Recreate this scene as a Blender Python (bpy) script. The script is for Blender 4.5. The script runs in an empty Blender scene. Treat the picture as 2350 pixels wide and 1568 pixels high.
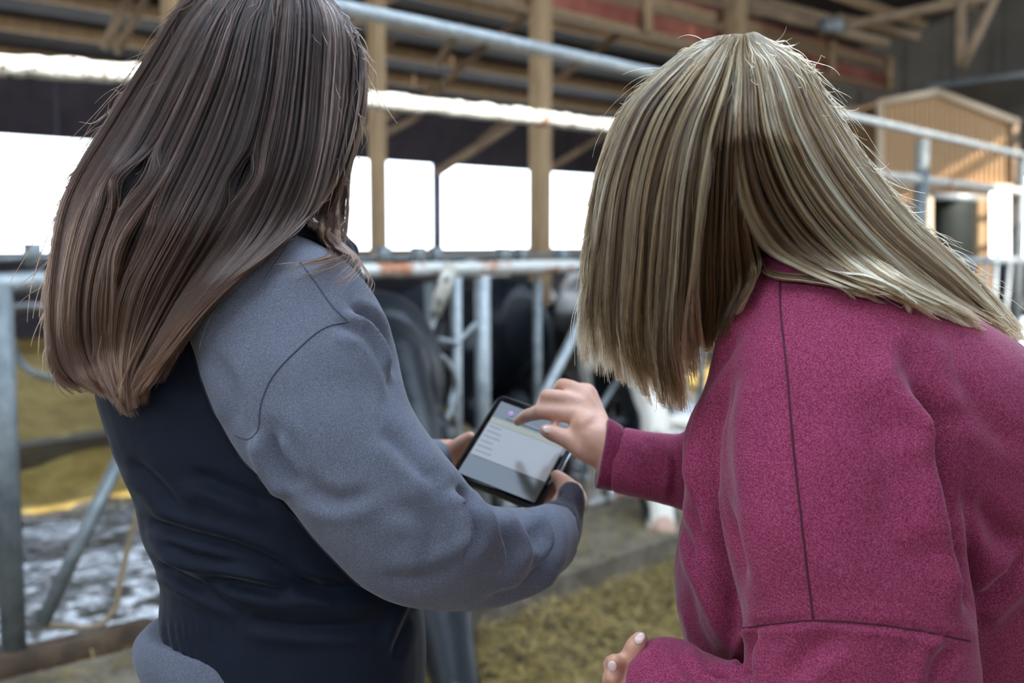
import bpy, bmesh, math, random
import numpy as np
from mathutils import Vector, Matrix, noise
from mathutils.bvhtree import BVHTree
random.seed(7); rng = np.random.default_rng(7)
SC = bpy.context.scene
COL = SC.collection
# ------------------------------------------------------------------ camera, world, sun, exposure
FPX, CX, CY, HOR = 2600.0, 1175.0, 784.0, 550.0
PITCH = math.atan((CY - HOR) / FPX)
EYE = Vector((0, 0, 1.55))
FW = Vector((0, math.cos(PITCH), -math.sin(PITCH)))
UP = Vector((0, math.sin(PITCH), math.cos(PITCH)))
RT = Vector((1, 0, 0))
cam = bpy.data.cameras.new('camera'); camo = bpy.data.objects.new('camera', cam); COL.objects.link(camo)
camo.location = EYE; camo.rotation_euler = (math.pi/2 - PITCH, 0, 0)
cam.sensor_width = 36; cam.lens = 36 * FPX / 2350; cam.clip_start = 0.05; cam.clip_end = 300
cam.dof.use_dof = True; cam.dof.focus_distance = 1.12; cam.dof.aperture_fstop = 4.3; cam.dof.aperture_blades = 0
SC.camera = camo
w = bpy.data.worlds.new('sky'); SC.world = w; w.use_nodes = True
wn = w.node_tree.nodes; wl = w.node_tree.links
bg = wn['Background']
tc = wn.new('ShaderNodeTexCoord'); sep = wn.new('ShaderNodeSeparateXYZ'); cr = wn.new('ShaderNodeValToRGB')
wl.new(tc.outputs['Generated'], sep.inputs[0]); wl.new(sep.outputs['Z'], cr.inputs[0]); wl.new(cr.outputs[0], bg.inputs['Color'])
cr.color_ramp.elements[0].color = (.82, .91, 1.0, 1); cr.color_ramp.elements[1].color = (.55, .72, 1.0, 1)
bg.inputs['Strength'].default_value = 5.0
PHI = math.atan((3500 - CX) / FPX)
D = Vector((math.sin(PHI), math.cos(PHI), 0)); N = Vector((-math.cos(PHI), math.sin(PHI), 0))
sun = bpy.data.lights.new('sun', 'SUN'); suno = bpy.data.objects.new('sun', sun); COL.objects.link(suno)
sun.energy = 8; sun.angle = math.radians(.6); sun.color = (1, .95, .86)
SUN_EL = math.radians(40)
sdir = (N * math.cos(SUN_EL) + Vector((0, 0, -math.sin(SUN_EL)))).normalized()
suno.rotation_euler = sdir.to_track_quat('-Z', 'Y').to_euler()
SC.view_settings.view_transform = 'Standard'; SC.view_settings.look = 'None'
SC.view_settings.exposure = 0.42; SC.view_settings.gamma = 1; SC.view_settings.use_curve_mapping = False
SC.cycles.max_bounces = 8; SC.cycles.diffuse_bounces = 5; SC.cycles.glossy_bounces = 3
SC.cycles.transmission_bounces = 4; SC.cycles.transparent_max_bounces = 6
SC.cycles.use_denoising = True; SC.cycles.use_adaptive_sampling = True; SC.cycles.adaptive_threshold = .02; SC.cycles.sample_clamp_indirect = 6
SC.cycles_curves.shape = 'RIBBONS' if hasattr(SC, 'cycles_curves') else None

# ------------------------------------------------------------------ picture to place helpers
def ray(px, py):
    return FW + RT * ((px - CX) / FPX) + UP * ((CY - py) / FPX)
def P(px, py, d):
    return EYE + ray(px, py) * d
def pix(v):
    q = Vector(v) - EYE; z = q.dot(FW)
    return CX + q.dot(RT) / z * FPX, CY - q.dot(UP) / z * FPX, z
def on_ground(px, py, z=0.0):
    r = ray(px, py); t = (z - EYE.z) / r.z
    return EYE + r * t
F0 = on_ground(55, 1490, .2); F0.z = 0
def F(s, n, z): return F0 + D * s + N * n + Vector((0, 0, z))
def on_plane(px, py, n):          # picture ray meets the vertical plane parallel to the fence -> (s, z)
    r = ray(px, py); t = ((F0 + N * n - EYE).dot(N)) / r.dot(N)
    q = EYE + r * t
    return (q - F0).dot(D), q.z
def FP(px, py, n):
    s, z = on_plane(px, py, n); return F(s, n, z)
N_WALL = (P(0, 550, 10.0) - F0).dot(N)
N_POST = (P(1240, 550, 8.6) - F0).dot(N)

# ------------------------------------------------------------------ materials
def mat(name, col, rough=.6, metal=0, var=0.0, vscale=8, col2=None, bump=0, bscale=60, spec=.5, sheen=0, coord='Object', detail=6, thr=None, stretch=None, rvar=0, coat=0):
    m = bpy.data.materials.new(name); m.use_nodes = True
    nt = m.node_tree; n = nt.nodes; l = nt.links; b = n['Principled BSDF']
    b.inputs['Base Color'].default_value = (*col, 1); b.inputs['Roughness'].default_value = rough
    b.inputs['Metallic'].default_value = metal; b.inputs['Specular IOR Level'].default_value = spec
    if sheen: b.inputs['Sheen Weight'].default_value = sheen; b.inputs['Sheen Roughness'].default_value = .5
    if coat: b.inputs['Coat Weight'].default_value = coat; b.inputs['Coat Roughness'].default_value = .15
    t = n.new('ShaderNodeTexCoord'); src = t.outputs[coord]
    if stretch:
        mp = n.new('ShaderNodeMapping'); mp.inputs['Scale'].default_value = stretch; l.new(src, mp.inputs[0]); src = mp.outputs[0]
    if col2 or var:
        tx = n.new('ShaderNodeTexNoise'); tx.inputs['Scale'].default_value = vscale; tx.inputs['Detail'].default_value = detail
        tx.inputs['Roughness'].default_value = .65
        l.new(src, tx.inputs['Vector']); r = n.new('ShaderNodeValToRGB'); l.new(tx.outputs['Fac'], r.inputs[0])
        lo, hi = thr or (.35, .65)
        r.color_ramp.elements[0].position = lo; r.color_ramp.elements[1].position = hi
        c2 = col2 or tuple(min(1, c * (1 + var)) for c in col); c1 = col if col2 else tuple(c * (1 - var) for c in col)
        r.color_ramp.elements[0].color = (*c1, 1); r.color_ramp.elements[1].color = (*c2, 1)
        l.new(r.outputs[0], b.inputs['Base Color'])
        if rvar:
            mr = n.new('ShaderNodeMapRange'); l.new(tx.outputs['Fac'], mr.inputs[0]); mr.inputs[1].default_value = lo; mr.inputs[2].default_value = hi
            mr.inputs[3].default_value = rough; mr.inputs[4].default_value = min(1, rough + rvar); l.new(mr.outputs[0], b.inputs['Roughness'])
    if bump:
        t2 = n.new('ShaderNodeTexNoise'); t2.inputs['Scale'].default_value = bscale; t2.inputs['Detail'].default_value = 4
        l.new(src, t2.inputs['Vector']); bp = n.new('ShaderNodeBump'); bp.inputs['Strength'].default_value = min(1, bump); bp.inputs['Distance'].default_value = .01 * max(1, bump)
        l.new(t2.outputs['Fac'], bp.inputs['Height']); l.new(bp.outputs[0], b.inputs['Normal'])
    return m
def fleece(name, base, light, scale=900, sheen=.5, twill=False, blotch=.12, rough=.9):
    m = bpy.data.materials.new(name); m.use_nodes = True
    nt = m.node_tree; n = nt.nodes; l = nt.links; b = n['Principled BSDF']
    t = n.new('ShaderNodeTexCoord')
    a = n.new('ShaderNodeTexNoise'); a.inputs['Scale'].default_value = scale; a.inputs['Detail'].default_value = 3; l.new(t.outputs['Object'], a.inputs['Vector'])
    r = n.new('ShaderNodeValToRGB'); l.new(a.outputs['Fac'], r.inputs[0])
    r.color_ramp.elements[0].position = .40; r.color_ramp.elements[1].position = .72
    r.color_ramp.elements[0].color = (*base, 1); r.color_ramp.elements[1].color = (*light, 1)
    big = n.new('ShaderNodeTexNoise'); big.inputs['Scale'].default_value = 14; big.inputs['Detail'].default_value = 5; l.new(t.outputs['Object'], big.inputs['Vector'])
    mr = n.new('ShaderNodeMapRange'); l.new(big.outputs['Fac'], mr.inputs[0]); mr.inputs[1].default_value = .3; mr.inputs[2].default_value = .7
    mr.inputs[3].default_value = 1 - blotch; mr.inputs[4].default_value = 1 + blotch
    mul = n.new('ShaderNodeMixRGB'); mul.blend_type = 'MULTIPLY'; mul.inputs[0].default_value = 1
    l.new(r.outputs[0], mul.inputs[1]); l.new(mr.outputs[0], mul.inputs[2]); l.new(mul.outputs[0], b.inputs['Base Color'])
    b.inputs['Roughness'].default_value = rough; b.inputs['Specular IOR Level'].default_value = .15
    b.inputs['Sheen Weight'].default_value = sheen; b.inputs['Sheen Roughness'].default_value = .35
    bp = n.new('ShaderNodeBump'); bp.inputs['Strength'].default_value = .35; bp.inputs['Distance'].default_value = .0015
    h = a.outputs['Fac']
    if twill:
        wv = n.new('ShaderNodeTexWave'); wv.inputs['Scale'].default_value = 170; wv.bands_direction = 'DIAGONAL'; wv.inputs['Distortion'].default_value = 1.5; wm_ = n.new('ShaderNodeMath'); wm_.operation = 'MULTIPLY'; wm_.inputs[1].default_value = .3; l.new(wv.outputs['Fac'], wm_.inputs[0])
        l.new(t.outputs['Object'], wv.inputs['Vector']); ad = n.new('ShaderNodeMath'); ad.operation = 'ADD'
        l.new(wm_.outputs[0], ad.inputs[0]); l.new(h, ad.inputs[1]); h = ad.outputs[0]
    l.new(h, bp.inputs['Height']); l.new(bp.outputs[0], b.inputs['Normal'])
    return m
M = {}
M['wood'] = mat('barn_wood', (.30, .19, .10), .8, col2=(.46, .31, .17), vscale=3, stretch=(6, 6, 1), bump=.3)
M['wood_dark'] = mat('old_wood', (.20, .13, .075), .85, col2=(.34, .24, .15), vscale=4, bump=.3)
M['wood_red'] = mat('red_stained_wood', (.22, .05, .035), .8, col2=(.40, .13, .08), vscale=1.5, bump=.2)
fg = bpy.data.materials.new('added_skylight_diffuser'); fg.use_nodes = True; _n = fg.node_tree.nodes; _n.remove(_n['Principled BSDF'])  # diffusing sheet for the panels added overhead
_t = _n.new('ShaderNodeBsdfTranslucent'); _t.inputs['Color'].default_value = (.80, .84, .86, 1); fg.node_tree.links.new(_t.outputs[0], _n['Material Output'].inputs[0]); M['skylight_diffuser'] = fg
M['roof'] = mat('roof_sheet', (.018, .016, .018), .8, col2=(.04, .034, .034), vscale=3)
M['galv'] = mat('galvanised_steel', (.26, .29, .31), .42, .5, col2=(.44, .47, .47), vscale=18, bump=.15, rvar=.2)
M['galv_dull'] = mat('dull_steel', (.12, .14, .15), .5, .4, col2=(.22, .24, .24), vscale=14, bump=.2)
M['rust'] = mat('rusty_galvanised_steel', (.62, .62, .58), .45, .3, col2=(.42, .17, .08), vscale=5, thr=(.5, .6), bump=.2)
M['crust'] = mat('white_crusted_steel', (.80, .77, .68), .8, 0, col2=(.16, .11, .06), vscale=24, thr=(.54, .64), bump=2, bscale=60)
M['shed'] = mat('tan_metal_siding', (.62, .41, .22), .55, .1, var=.08, vscale=2)
M['shed_trim'] = mat('cream_metal_trim', (.72, .56, .38), .5)
M['gable'] = mat('grey_brown_siding', (.085, .075, .06), .7, col2=(.13, .11, .09), vscale=2)
M['dark'] = mat('doorway_shade_black', (.004, .010, .007), .6)
M['wallband'] = mat('weathered_wall_board', (.035, .030, .045), .8, col2=(.06, .05, .065), vscale=3)
M['concrete'] = mat('stained_concrete', (.10, .08, .055), .85, col2=(.24, .20, .15), vscale=6, bump=.5)
M['curbdark'] = mat('dark_wet_curb', (.045, .033, .02), .7, col2=(.09, .07, .04), vscale=8, bump=.4)
M['wet'] = mat('wet_manured_floor', (.018, .017, .018), .06, col2=(.07, .055, .03), vscale=6, bump=1.0, bscale=10, rvar=.75, spec=.8, thr=(.48, .60))
M['bedding'] = mat('straw_bedding', (.30, .20, .05), .95, col2=(.48, .35, .11), vscale=6, bump=1, bscale=40)
M['hay'] = mat('chopped_hay', (.035, .022, .006), .95, col2=(.24, .165, .045), vscale=22, bump=1.5, bscale=60)
M['straw'] = mat('straw_stalk', (.40, .29, .10), .8, col2=(.10, .066, .02), vscale=9)
M['grey'] = fleece('heather_grey_fleece', (.104, .112, .145), (.195, .206, .25), 900, .18, blotch=.1)
M['greyrib'] = fleece('charcoal_rib_knit', (.045, .042, .055), (.085, .08, .095), 500, .25)
M['navy'] = fleece('navy_softshell', (.006, .0095, .019), (.011, .0165, .031), 1400, .12, blotch=.15, rough=.62)
M['pink'] = fleece('maroon_fleece', (.185, .017, .054), (.40, .09, .175), 800, .22, twill=True, blotch=.1)
M['pinkrib'] = fleece('maroon_rib_knit', (.14, .014, .042), (.24, .04, .09), 500, .3)
M['jeans'] = fleece('blue_denim', (.03, .055, .13), (.09, .13, .24), 900, .1)
M['boot'] = mat('rubber_boot', (.02, .018, .016), .5)
M['skin'] = mat('skin', (.56, .28, .185), .45, col2=(.66, .36, .26), vscale=30, bump=.15, bscale=500)
M['skin'].node_tree.nodes['Principled BSDF'].inputs['Subsurface Weight'].default_value = .12
M['skin'].node_tree.nodes['Principled BSDF'].inputs['Subsurface Radius'].default_value = (.01, .004, .002)
M['nail'] = mat('fingernail', (.80, .56, .52), .18, coat=.5)
M['seam_grey'] = mat('grey_seam_thread', (.065, .07, .10), .9)
M['seam_pink'] = mat('maroon_seam_thread', (.07, .008, .022), .9)
M['seam_navy'] = mat('navy_seam_thread', (.004, .006, .014), .8)
M['black'] = mat('black_glass', (.006, .006, .007), .12)
M['case'] = mat('dark_tablet_case', (.012, .013, .018), .35)
M['edge'] = mat('polished_edge', (.55, .62, .75), .25, .8)
M['eye'] = mat('eye_white', (.75, .72, .70), .2)
M['iris'] = mat('brown_iris', (.06, .03, .015), .15)
M['lip'] = mat('lip', (.50, .19, .17), .4)
M['plate'] = mat('pale_steel_plate', (.60, .58, .52), .55, .2, col2=(.42, .38, .30), vscale=14)
M['hoof'] = mat('hoof', (.05, .04, .03), .6)
M['tag'] = mat('yellow_ear_tag', (.75, .5, .05), .5)
M['plank'] = mat('wet_brown_plank', (.05, .03, .018), .7, col2=(.13, .08, .045), vscale=8, bump=.4)
M['wet'].node_tree.nodes['Principled BSDF'].inputs['Specular Tint'].default_value = (.62, .78, 1, 1)  # blue of the reflected daylight put into the specular tint
M['hose'] = mat('tan_hose', (.30, .22, .13), .6)

# ------------------------------------------------------------------ mesh helpers
def link(name, me, m=None, parent=None, smooth=True, **props):
    o = bpy.data.objects.new(name, me); COL.objects.link(o)
    if m and not me.materials: me.materials.append(m)
    if smooth and len(me.polygons): me.polygons.foreach_set('use_smooth', [True] * len(me.polygons))
    if parent: o.parent = parent
    for k, v in props.items(): o[k] = v
    return o
def bm_mesh(bm):
    me = bpy.data.meshes.new('m'); bm.normal_update(); bm.to_mesh(me); bm.free(); return me
def obj(name, bm, m, parent=None, smooth=True, **props): return link(name, bm_mesh(bm), m, parent, smooth, **props)
def empty(name, loc, label=None, cat=None, group=None, **props):
    o = bpy.data.objects.new(name, None); COL.objects.link(o); o.location = loc; o.empty_display_size = .1
    if label: o['label'] = label
    if cat: o['category'] = cat
    if group: o['group'] = group
    for k, v in props.items(): o[k] = v
    return o
class B:                                   # mesh collector, world coordinates minus an origin
    def __init__(s, org=(0, 0, 0)): s.bm = bmesh.new(); s.o = Vector(org)
    def loft(s, rings, cap=True):
        bm = s.bm; R = [[bm.verts.new(Vector(v) - s.o) for v in r] for r in rings]; k = len(R[0])
        for i in range(len(R) - 1):
            for j in range(k):
                bm.faces.new((R[i][j], R[i][(j+1) % k], R[i+1][(j+1) % k], R[i+1][j]))
        if cap: bm.faces.new(R[0][::-1]); bm.faces.new(R[-1])
        return s
    def tube(s, pts, rad, seg=12, ends=True):
        pts = [Vector(p) for p in pts]; n = len(pts)
        rad = [rad] * n if isinstance(rad, (int, float)) else list(rad)
        rings = []; up = None
        for i, p in enumerate(pts):
            t = (pts[min(i+1, n-1)] - pts[max(i-1, 0)]).normalized()
            if up is None:
                up = Vector((0, 0, 1)) if abs(t.z) < .9 else Vector((1, 0, 0))
            a = t.cross(up).normalized(); up = a.cross(t).normalized()
            def ring(c, r): return [c + (a * math.cos(2*math.pi*k/seg) + up * math.sin(2*math.pi*k/seg)) * r for k in range(seg)]
            if i == 0 and ends: rings += [ring(p - t*rad[0]*.85, rad[0]*.35), ring(p - t*rad[0]*.5, rad[0]*.8)]
            rings.append(ring(p, rad[i]))
            if i == n-1 and ends: rings += [ring(p + t*rad[i]*.5, rad[i]*.8), ring(p + t*rad[i]*.85, rad[i]*.35)]
        return s.loft(rings)
    def pipe(s, pts, r, seg=12): return s.tube(pts, r, seg, ends=False)
    def beam(s, a, b, w_, h, up=(0, 0, 1)):   # rectangular bar from a to b
        a, b = Vector(a), Vector(b); t = (b - a).normalized(); u = Vector(up); sd = t.cross(u)
        if sd.length < 1e-4: sd = t.cross(Vector((1, 0, 0)))
        sd.normalize(); u = sd.cross(t).normalized()
        e = min(w_, h) * .08
        def r(c, k=0): 
            x, y = w_/2 - k, h/2 - k
            return [c + sd*i + u*j for i, j in ((-x, -y + e), (-x, y - e), (-x + e, y), (x - e, y), (x, y - e), (x, -y + e), (x - e, -y), (-x + e, -y))]
        return s.loft([r(a), r(b)])
    def quadbox(s, p):   # 8 corners
        v = [s.bm.verts.new(Vector(q) - s.o) for q in p]
        for f in ((0,1,2,3), (7,6,5,4), (0,4,5,1), (1,5,6,2), (2,6,7,3), (3,7,4,0)): s.bm.faces.new([v[i] for i in f])
        return s
    def fbox(s, s0, s1, n0, n1, z0, z1):
        return s.quadbox([F(s0,n0,z0), F(s0,n1,z0), F(s1,n1,z0), F(s1,n0,z0), F(s0,n0,z1), F(s0,n1,z1), F(s1,n1,z1), F(s1,n0,z1)])
    def out(s, name, m, parent=None, smooth=True, fix=True, **pr):
        if fix: bmesh.ops.recalc_face_normals(s.bm, faces=s.bm.faces)
        if parent is None: 
            o = obj(name, s.bm, m, None, smooth, **pr); o.location = s.o
        else:
            o = obj(name, s.bm, m, parent, smooth, **pr); o.location = s.o - parent_world(parent)
        return o
def parent_world(p):
    v = Vector(p.location)
    while p.parent: p = p.parent; v += Vector(p.location)
    return v
def bez(pts, n=12):                         # smooth interpolation through points (Catmull-Rom)
    p = [Vector(q) for q in pts]; p = [2*p[0]-p[1]] + p + [2*p[-1]-p[-2]]; out = []
    for i in range(1, len(p)-2):
        for k in range(n):
            t = k/n; out.append(.5*((2*p[i]) + (p[i+1]-p[i-1])*t + (2*p[i-1]-5*p[i]+4*p[i+1]-p[i+2])*t*t + (3*p[i]-p[i-1]-3*p[i+1]+p[i+2])*t**3))
    out.append(p[-2]); return out
def grid(fn, nu, nv):
    bm = bmesh.new(); V = [[bm.verts.new(fn(i/nu, j/nv)) for j in range(nv+1)] for i in range(nu+1)]
    for i in range(nu):
        for j in range(nv): bm.faces.new((V[i][j], V[i+1][j], V[i+1][j+1], V[i][j+1]))
    bmesh.ops.recalc_face_normals(bm, faces=bm.faces)
    return bm

# ================================================================== SETTING
SE = on_plane(2060, 150, N_POST)[0]         # where the long girder ends
b = B(); b.bm = grid(lambda u, v: F(-9 + u*34, -9 + v*9.05, 0), 4, 4)
obj('floor', b.bm, M['concrete'], smooth=False, kind='structure')
def wetz(s, n): return -.07 + .018*noise.noise(Vector((s*2.1, n*2.1, 0))) + .012*noise.noise(Vector((s*7, n*7, 3)))
bm = grid(lambda u, v: (lambda s, n: F(s, n, wetz(s, n)))(-9 + u*34, .05 + v*(N_WALL+.3)), 260, 70)
obj('floor', bm, M['wet'], kind='structure')
# raised straw bed with its kerb
NB = (on_ground(200, 1045, .1) - F0).dot(N)
B().fbox(-9, SE+2, NB, NB+.22, -.1, .22).out('trim_1', M['curbdark'], smooth=False, kind='structure')
def bedz(s, n):
    k = (n-NB-.2)/(N_WALL-NB-.2); k = max(0, min(1, k))
    return .2 + .46*k**.9 + .05*noise.noise(Vector((s*1.3, n*1.3, 5))) + .02*noise.noise(Vector((s*5, n*5, 9)))
obj('straw_bed', grid(lambda u, v: (lambda s, n: F(s, n, bedz(s, n)))(-8.5 + u*(SE+9.5), NB+.15 + v*(N_WALL-NB-.17)), 200, 50), M['bedding'],
    kind='stuff', label='yellow straw bedding on the raised cow lying area', category='bedding')
def spill(s, n):
    k = (n-(NB-.75))/.78
    return -.09 + .20*max(0, k)**1.3*(1 + .5*noise.noise(Vector((s*1.6, 0, 2)))) + .02*noise.noise(Vector((s*4, n*4, 1)))
obj('spilled_straw', grid(lambda u, v: (lambda s, n: F(s, n, spill(s, n)))(-8.5 + u*(SE+9.5), NB-.75 + v*.76), 200, 14), M['bedding'],
    kind='stuff', label='damp brown straw spilled below the kerb of the bedding', category='straw')
# kerb under the feed fence with a plank
B().fbox(-9, 22, -.66, .14, -.1, .13).out('trim_2', M['concrete'], smooth=False, kind='structure')
# far wall: low boarding, posts, band above, daylight openings
zs = on_plane(1100, 577, N_WALL)[1]; zt = on_plane(1100, 384, N_WALL)[1]
wall = empty('wall_back', F(0, N_WALL, 0), kind='structure')
for i in range(17):
    s0 = -8 + i*1.9
    B(F(s0, N_WALL, 0)).fbox(s0, s0+1.885, N_WALL, N_WALL+.05, -.1, zs).out('panel', M['wallband'], wall, smooth=False)
    B(F(s0, N_WALL, 0)).fbox(s0, s0+1.885, N_WALL, N_WALL+.05, zt, zt+.62).out('panel', M['wallband'], wall, smooth=False)
for px in (-700, -120, 1003, 1470, 1760, 2010):
    s0, _ = on_plane(px, 500, N_WALL-.08)
    B(F(s0, N_WALL-.08, 0)).beam(F(s0, N_WALL-.08, zs), F(s0, N_WALL-.08, zt), .11, .08, up=D).out('mullion', M['wallband'], wall)
B(F(0, N_WALL, zs)).beam(F(-9, N_WALL-.05, zs+.0), F(24, N_WALL-.05, zs+.0), .16, .08).out('window_sill', M['wood_dark'], wall)
# ---------------- roof: sheet, purlins, slots added to let the sun in
ZE = zt + .62; RIDGE_N = -1.0; SL = .25
def rz(n): 
    zr = ZE + SL*(N_WALL - RIDGE_N)
    return ZE + SL*(N_WALL - n) if n > RIDGE_N else zr - SL*(RIDGE_N - n)
roof = empty('roof', F(0, 0, rz(0)), kind='structure')
T0 = (rz(RIDGE_N) - 0)
def slot_for(z_t, n_t):                    # where the sun ray that lands at (n_t, z_t) pierces the near roof plane
    ta = math.tan(SUN_EL); n = n_t
    for _ in range(60): n = n_t - (rz(n) - z_t)/ta
    return n
sp, zp2 = on_plane(1000, 243, 0); nsl = slot_for(zp2, 0)  # slot added where it puts a band of sun on the crusted pipe
S_LO, S_HI = -9, SE + 12
n_sh = (P(2170, 500, 12.0) - F0).dot(N); s_sh = (P(2170, 500, 12.0) - F0).dot(D)
HOLE = (s_sh - 1.5, s_sh + 1.5, slot_for(-.6, n_sh), slot_for(2.2, n_sh))    # roof gap added so the sun falls on the shed front
def sheet(s0, s1, n0, n1):
    a, b_, c, d = HOLE
    if s0 < b_-.001 and s1 > a+.001 and n0 < d-.001 and n1 > c+.001:
        if s0 < a: sheet(s0, a, n0, n1); s0 = a
        if s1 > b_: sheet(b_, s1, n0, n1); s1 = b_
        if n0 < c: sheet(s0, s1, n0, c)
        if n1 > d: sheet(s0, s1, d, n1)
        return
    def q(n, dz): return rz(n) + dz
    b = B(F(s0, n0, rz(n0)))
    b.quadbox([F(s0,n0,q(n0,.1)), F(s0,n1,q(n1,.1)), F(s1,n1,q(n1,.1)), F(s1,n0,q(n0,.1)), F(s0,n0,q(n0,.13)), F(s0,n1,q(n1,.13)), F(s1,n1,q(n1,.13)), F(s1,n0,q(n0,.13))])
    b.out('roof_sheet', M['roof'], roof, smooth=False)
SW = .17
def added_skylight(s0, s1, n0, n1):  # unseen translucent roof panels added for soft light from above
    b = B(F(s0, n0, rz(n0)))
    b.quadbox([F(s0,n0,rz(n0)+.1), F(s0,n1,rz(n1)+.1), F(s1,n1,rz(n1)+.1), F(s1,n0,rz(n0)+.1), F(s0,n0,rz(n0)+.104), F(s0,n1,rz(n1)+.104), F(s1,n1,rz(n1)+.104), F(s1,n0,rz(n0)+.104)])
    b.out('added_skylight_panel', M['skylight_diffuser'], roof, smooth=False)
for k in range(5):
    added_skylight(-4 + k*2.0, -2.0 + k*2.0, -3.72, nsl-SW); added_skylight(-4 + k*2.0, -2.0 + k*2.0, nsl+SW, RIDGE_N+.02)
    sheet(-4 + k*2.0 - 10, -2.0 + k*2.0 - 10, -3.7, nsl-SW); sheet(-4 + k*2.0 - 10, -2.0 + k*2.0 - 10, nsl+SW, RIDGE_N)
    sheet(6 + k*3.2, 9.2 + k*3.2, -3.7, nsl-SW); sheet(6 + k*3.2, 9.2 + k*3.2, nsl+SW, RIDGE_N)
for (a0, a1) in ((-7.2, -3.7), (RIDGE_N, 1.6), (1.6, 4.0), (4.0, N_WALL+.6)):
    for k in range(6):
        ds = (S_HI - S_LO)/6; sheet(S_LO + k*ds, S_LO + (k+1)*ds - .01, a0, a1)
n = N_WALL - .1; k = 0
while n > -3.0:
    if not (nsl-SW-.05 < n < nsl+SW+.05):
        B(F(0, n, rz(n))).beam(F(S_LO, n, rz(n)+.04), F(S_HI, n, rz(n)+.04), .05, .11).out('purlin', M['wood'], roof)
    n -= .6
# far rafter line and truss webs
for px in (560,):
    s0 = on_plane(px, 300, N_WALL-.3)[0]
    b = B(F(s0, N_WALL, ZE)); b.beam(F(s0, N_WALL, rz(N_WALL)-.04), F(s0, N_POST, rz(N_POST)-.04), .05, .12); b.out('rafter', M['wood_dark'], roof)
# ---------------- wood posts, girders, braces
post_lab = {400: 'tan wooden barn post rising behind the brown-haired woman', 867: 'narrower tan wooden post left of the thin window bar',
            1240: 'wide tan wooden post midway between the two women', 1660: 'tan wooden post behind the blonde woman'}
for px, wpx, nn in ((400, 44, N_POST+.5), (867, 44, N_POST+.35), (1240, 56, N_POST), (1680, 60, N_POST)):
    s0, _ = on_plane(px, 400, nn); wm = wpx * pix(F(s0, nn, 1.5))[2] / FPX
    o = B(F(s0, nn, -.1)).beam(F(s0, nn, -.1), F(s0, nn, rz(nn)-.02), wm*.72, wm*.72, up=D).out('barn_post', M['wood'])
    o['label'] = post_lab.get(px, 'tan wooden post hidden behind the blonde woman'); o['category'] = 'post'; o['group'] = 'wooden barn posts'
NG = N_POST + .16
gird = empty('roof_girder', F(0, NG, 3.5), 'long tan and red double timber girder under the roof', 'girder')
def girder_board(pxa, ya, yb, th, m, nm='beam'):
    s_, z1 = on_plane(pxa, ya, NG); s_, z0 = on_plane(pxa, yb, NG)
    B(F(0, NG, z0)).beam(F(-9, NG, (z0+z1)/2), F(SE, NG, (z0+z1)/2), th, z1-z0).out(nm, m, gird)
    return z0, z1
ga = girder_board(1550, 0, 32, .10, M['wood']); gb = girder_board(1550, 48, 97, .08, M['wood_red'])
girder_board(1550, 88, 99, .13, M['wood'], 'edge_board'); girder_board(1550, 0, 7, .13, M['wood_red'], 'edge_board')
for px in (700, 1100, 1480, 1905, 2040):
    s0, _ = on_plane(px, 80, NG-.07)
    B(F(s0, NG-.07, 3)).beam(F(s0, NG-.09, gb[0]), F(s0, NG-.09, ga[1]), .07, .09, up=D).out('tie_block', M['wood'], gird)
braces = [((1003, 398), (1175, 285)), ((690, 380), (1000, 205)), ((996, 212), (1120, 100)), ((1120, 100), (1250, 10)), ((860, 320), (960, 265)),
          ((1268, 385), (1400, 300)), ((1268, 190), (1420, 80)), ((640, 300), (900, 90)), ((270, 120), (345, -30)), ((240, 110), (300, -20)), ((1100, 330), (1180, 260)), ((1000, 150), (1060, 60))]
bt = empty('roof_bracing', F(3, N_POST+1.5, 3), 'thin grey wooden diagonal braces below the far roof slope', 'braces')
for i, (a, c) in enumerate(braces):
    nn = N_POST + 1.2 + (i % 3)*.5
    pa, pc = FP(*a, nn), FP(*c, nn)
    B(pa).beam(pa, pc, .05, .085 if i in (0, 1, 2) else .06, up=N).out('brace', M['wood_dark'], bt)
# ---------------- end wall on the right: dark siding with ribs
ew = empty('wall_right', F(SE+1.2, 0, 0), kind='structure')
for k in range(22):
    n0 = -6.5 + k*.6
    b = B(F(SE+1.2, n0, 0)); zt_ = rz(n0) + .1
    b.fbox(SE+1.2, SE+1.25, n0, n0+.5, 2.3, zt_); b.fbox(SE+1.17, SE+1.25, n0+.5, n0+.59, 2.3, zt_)
    b.out('panel', M['gable'], ew, smooth=False)
# solid wall added behind the photographer to cut front light, open under eave
fw_ = empty('added_wall_front', F(0, -6.9, 0), kind='structure')
for k in range(12):
    s0 = -9 + k*2.4
    B(F(s0, -6.9, 0)).fbox(s0, s0+2.39, -6.95, -6.9, 0, 2.75).out('panel', M['wood_dark'], fw_, smooth=False)
lw_ = empty('added_wall_left', F(-8.6, 0, 0), kind='structure')  # wall added at the unseen left end to hold back side light
for k in range(9):
    n0 = -6.9 + k*1.55
    B(F(-8.6, n0, 0)).fbox(-8.65, -8.6, n0, n0+1.54, 0, 2.6).out('panel', M['wood_dark'], lw_, smooth=False)
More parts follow.
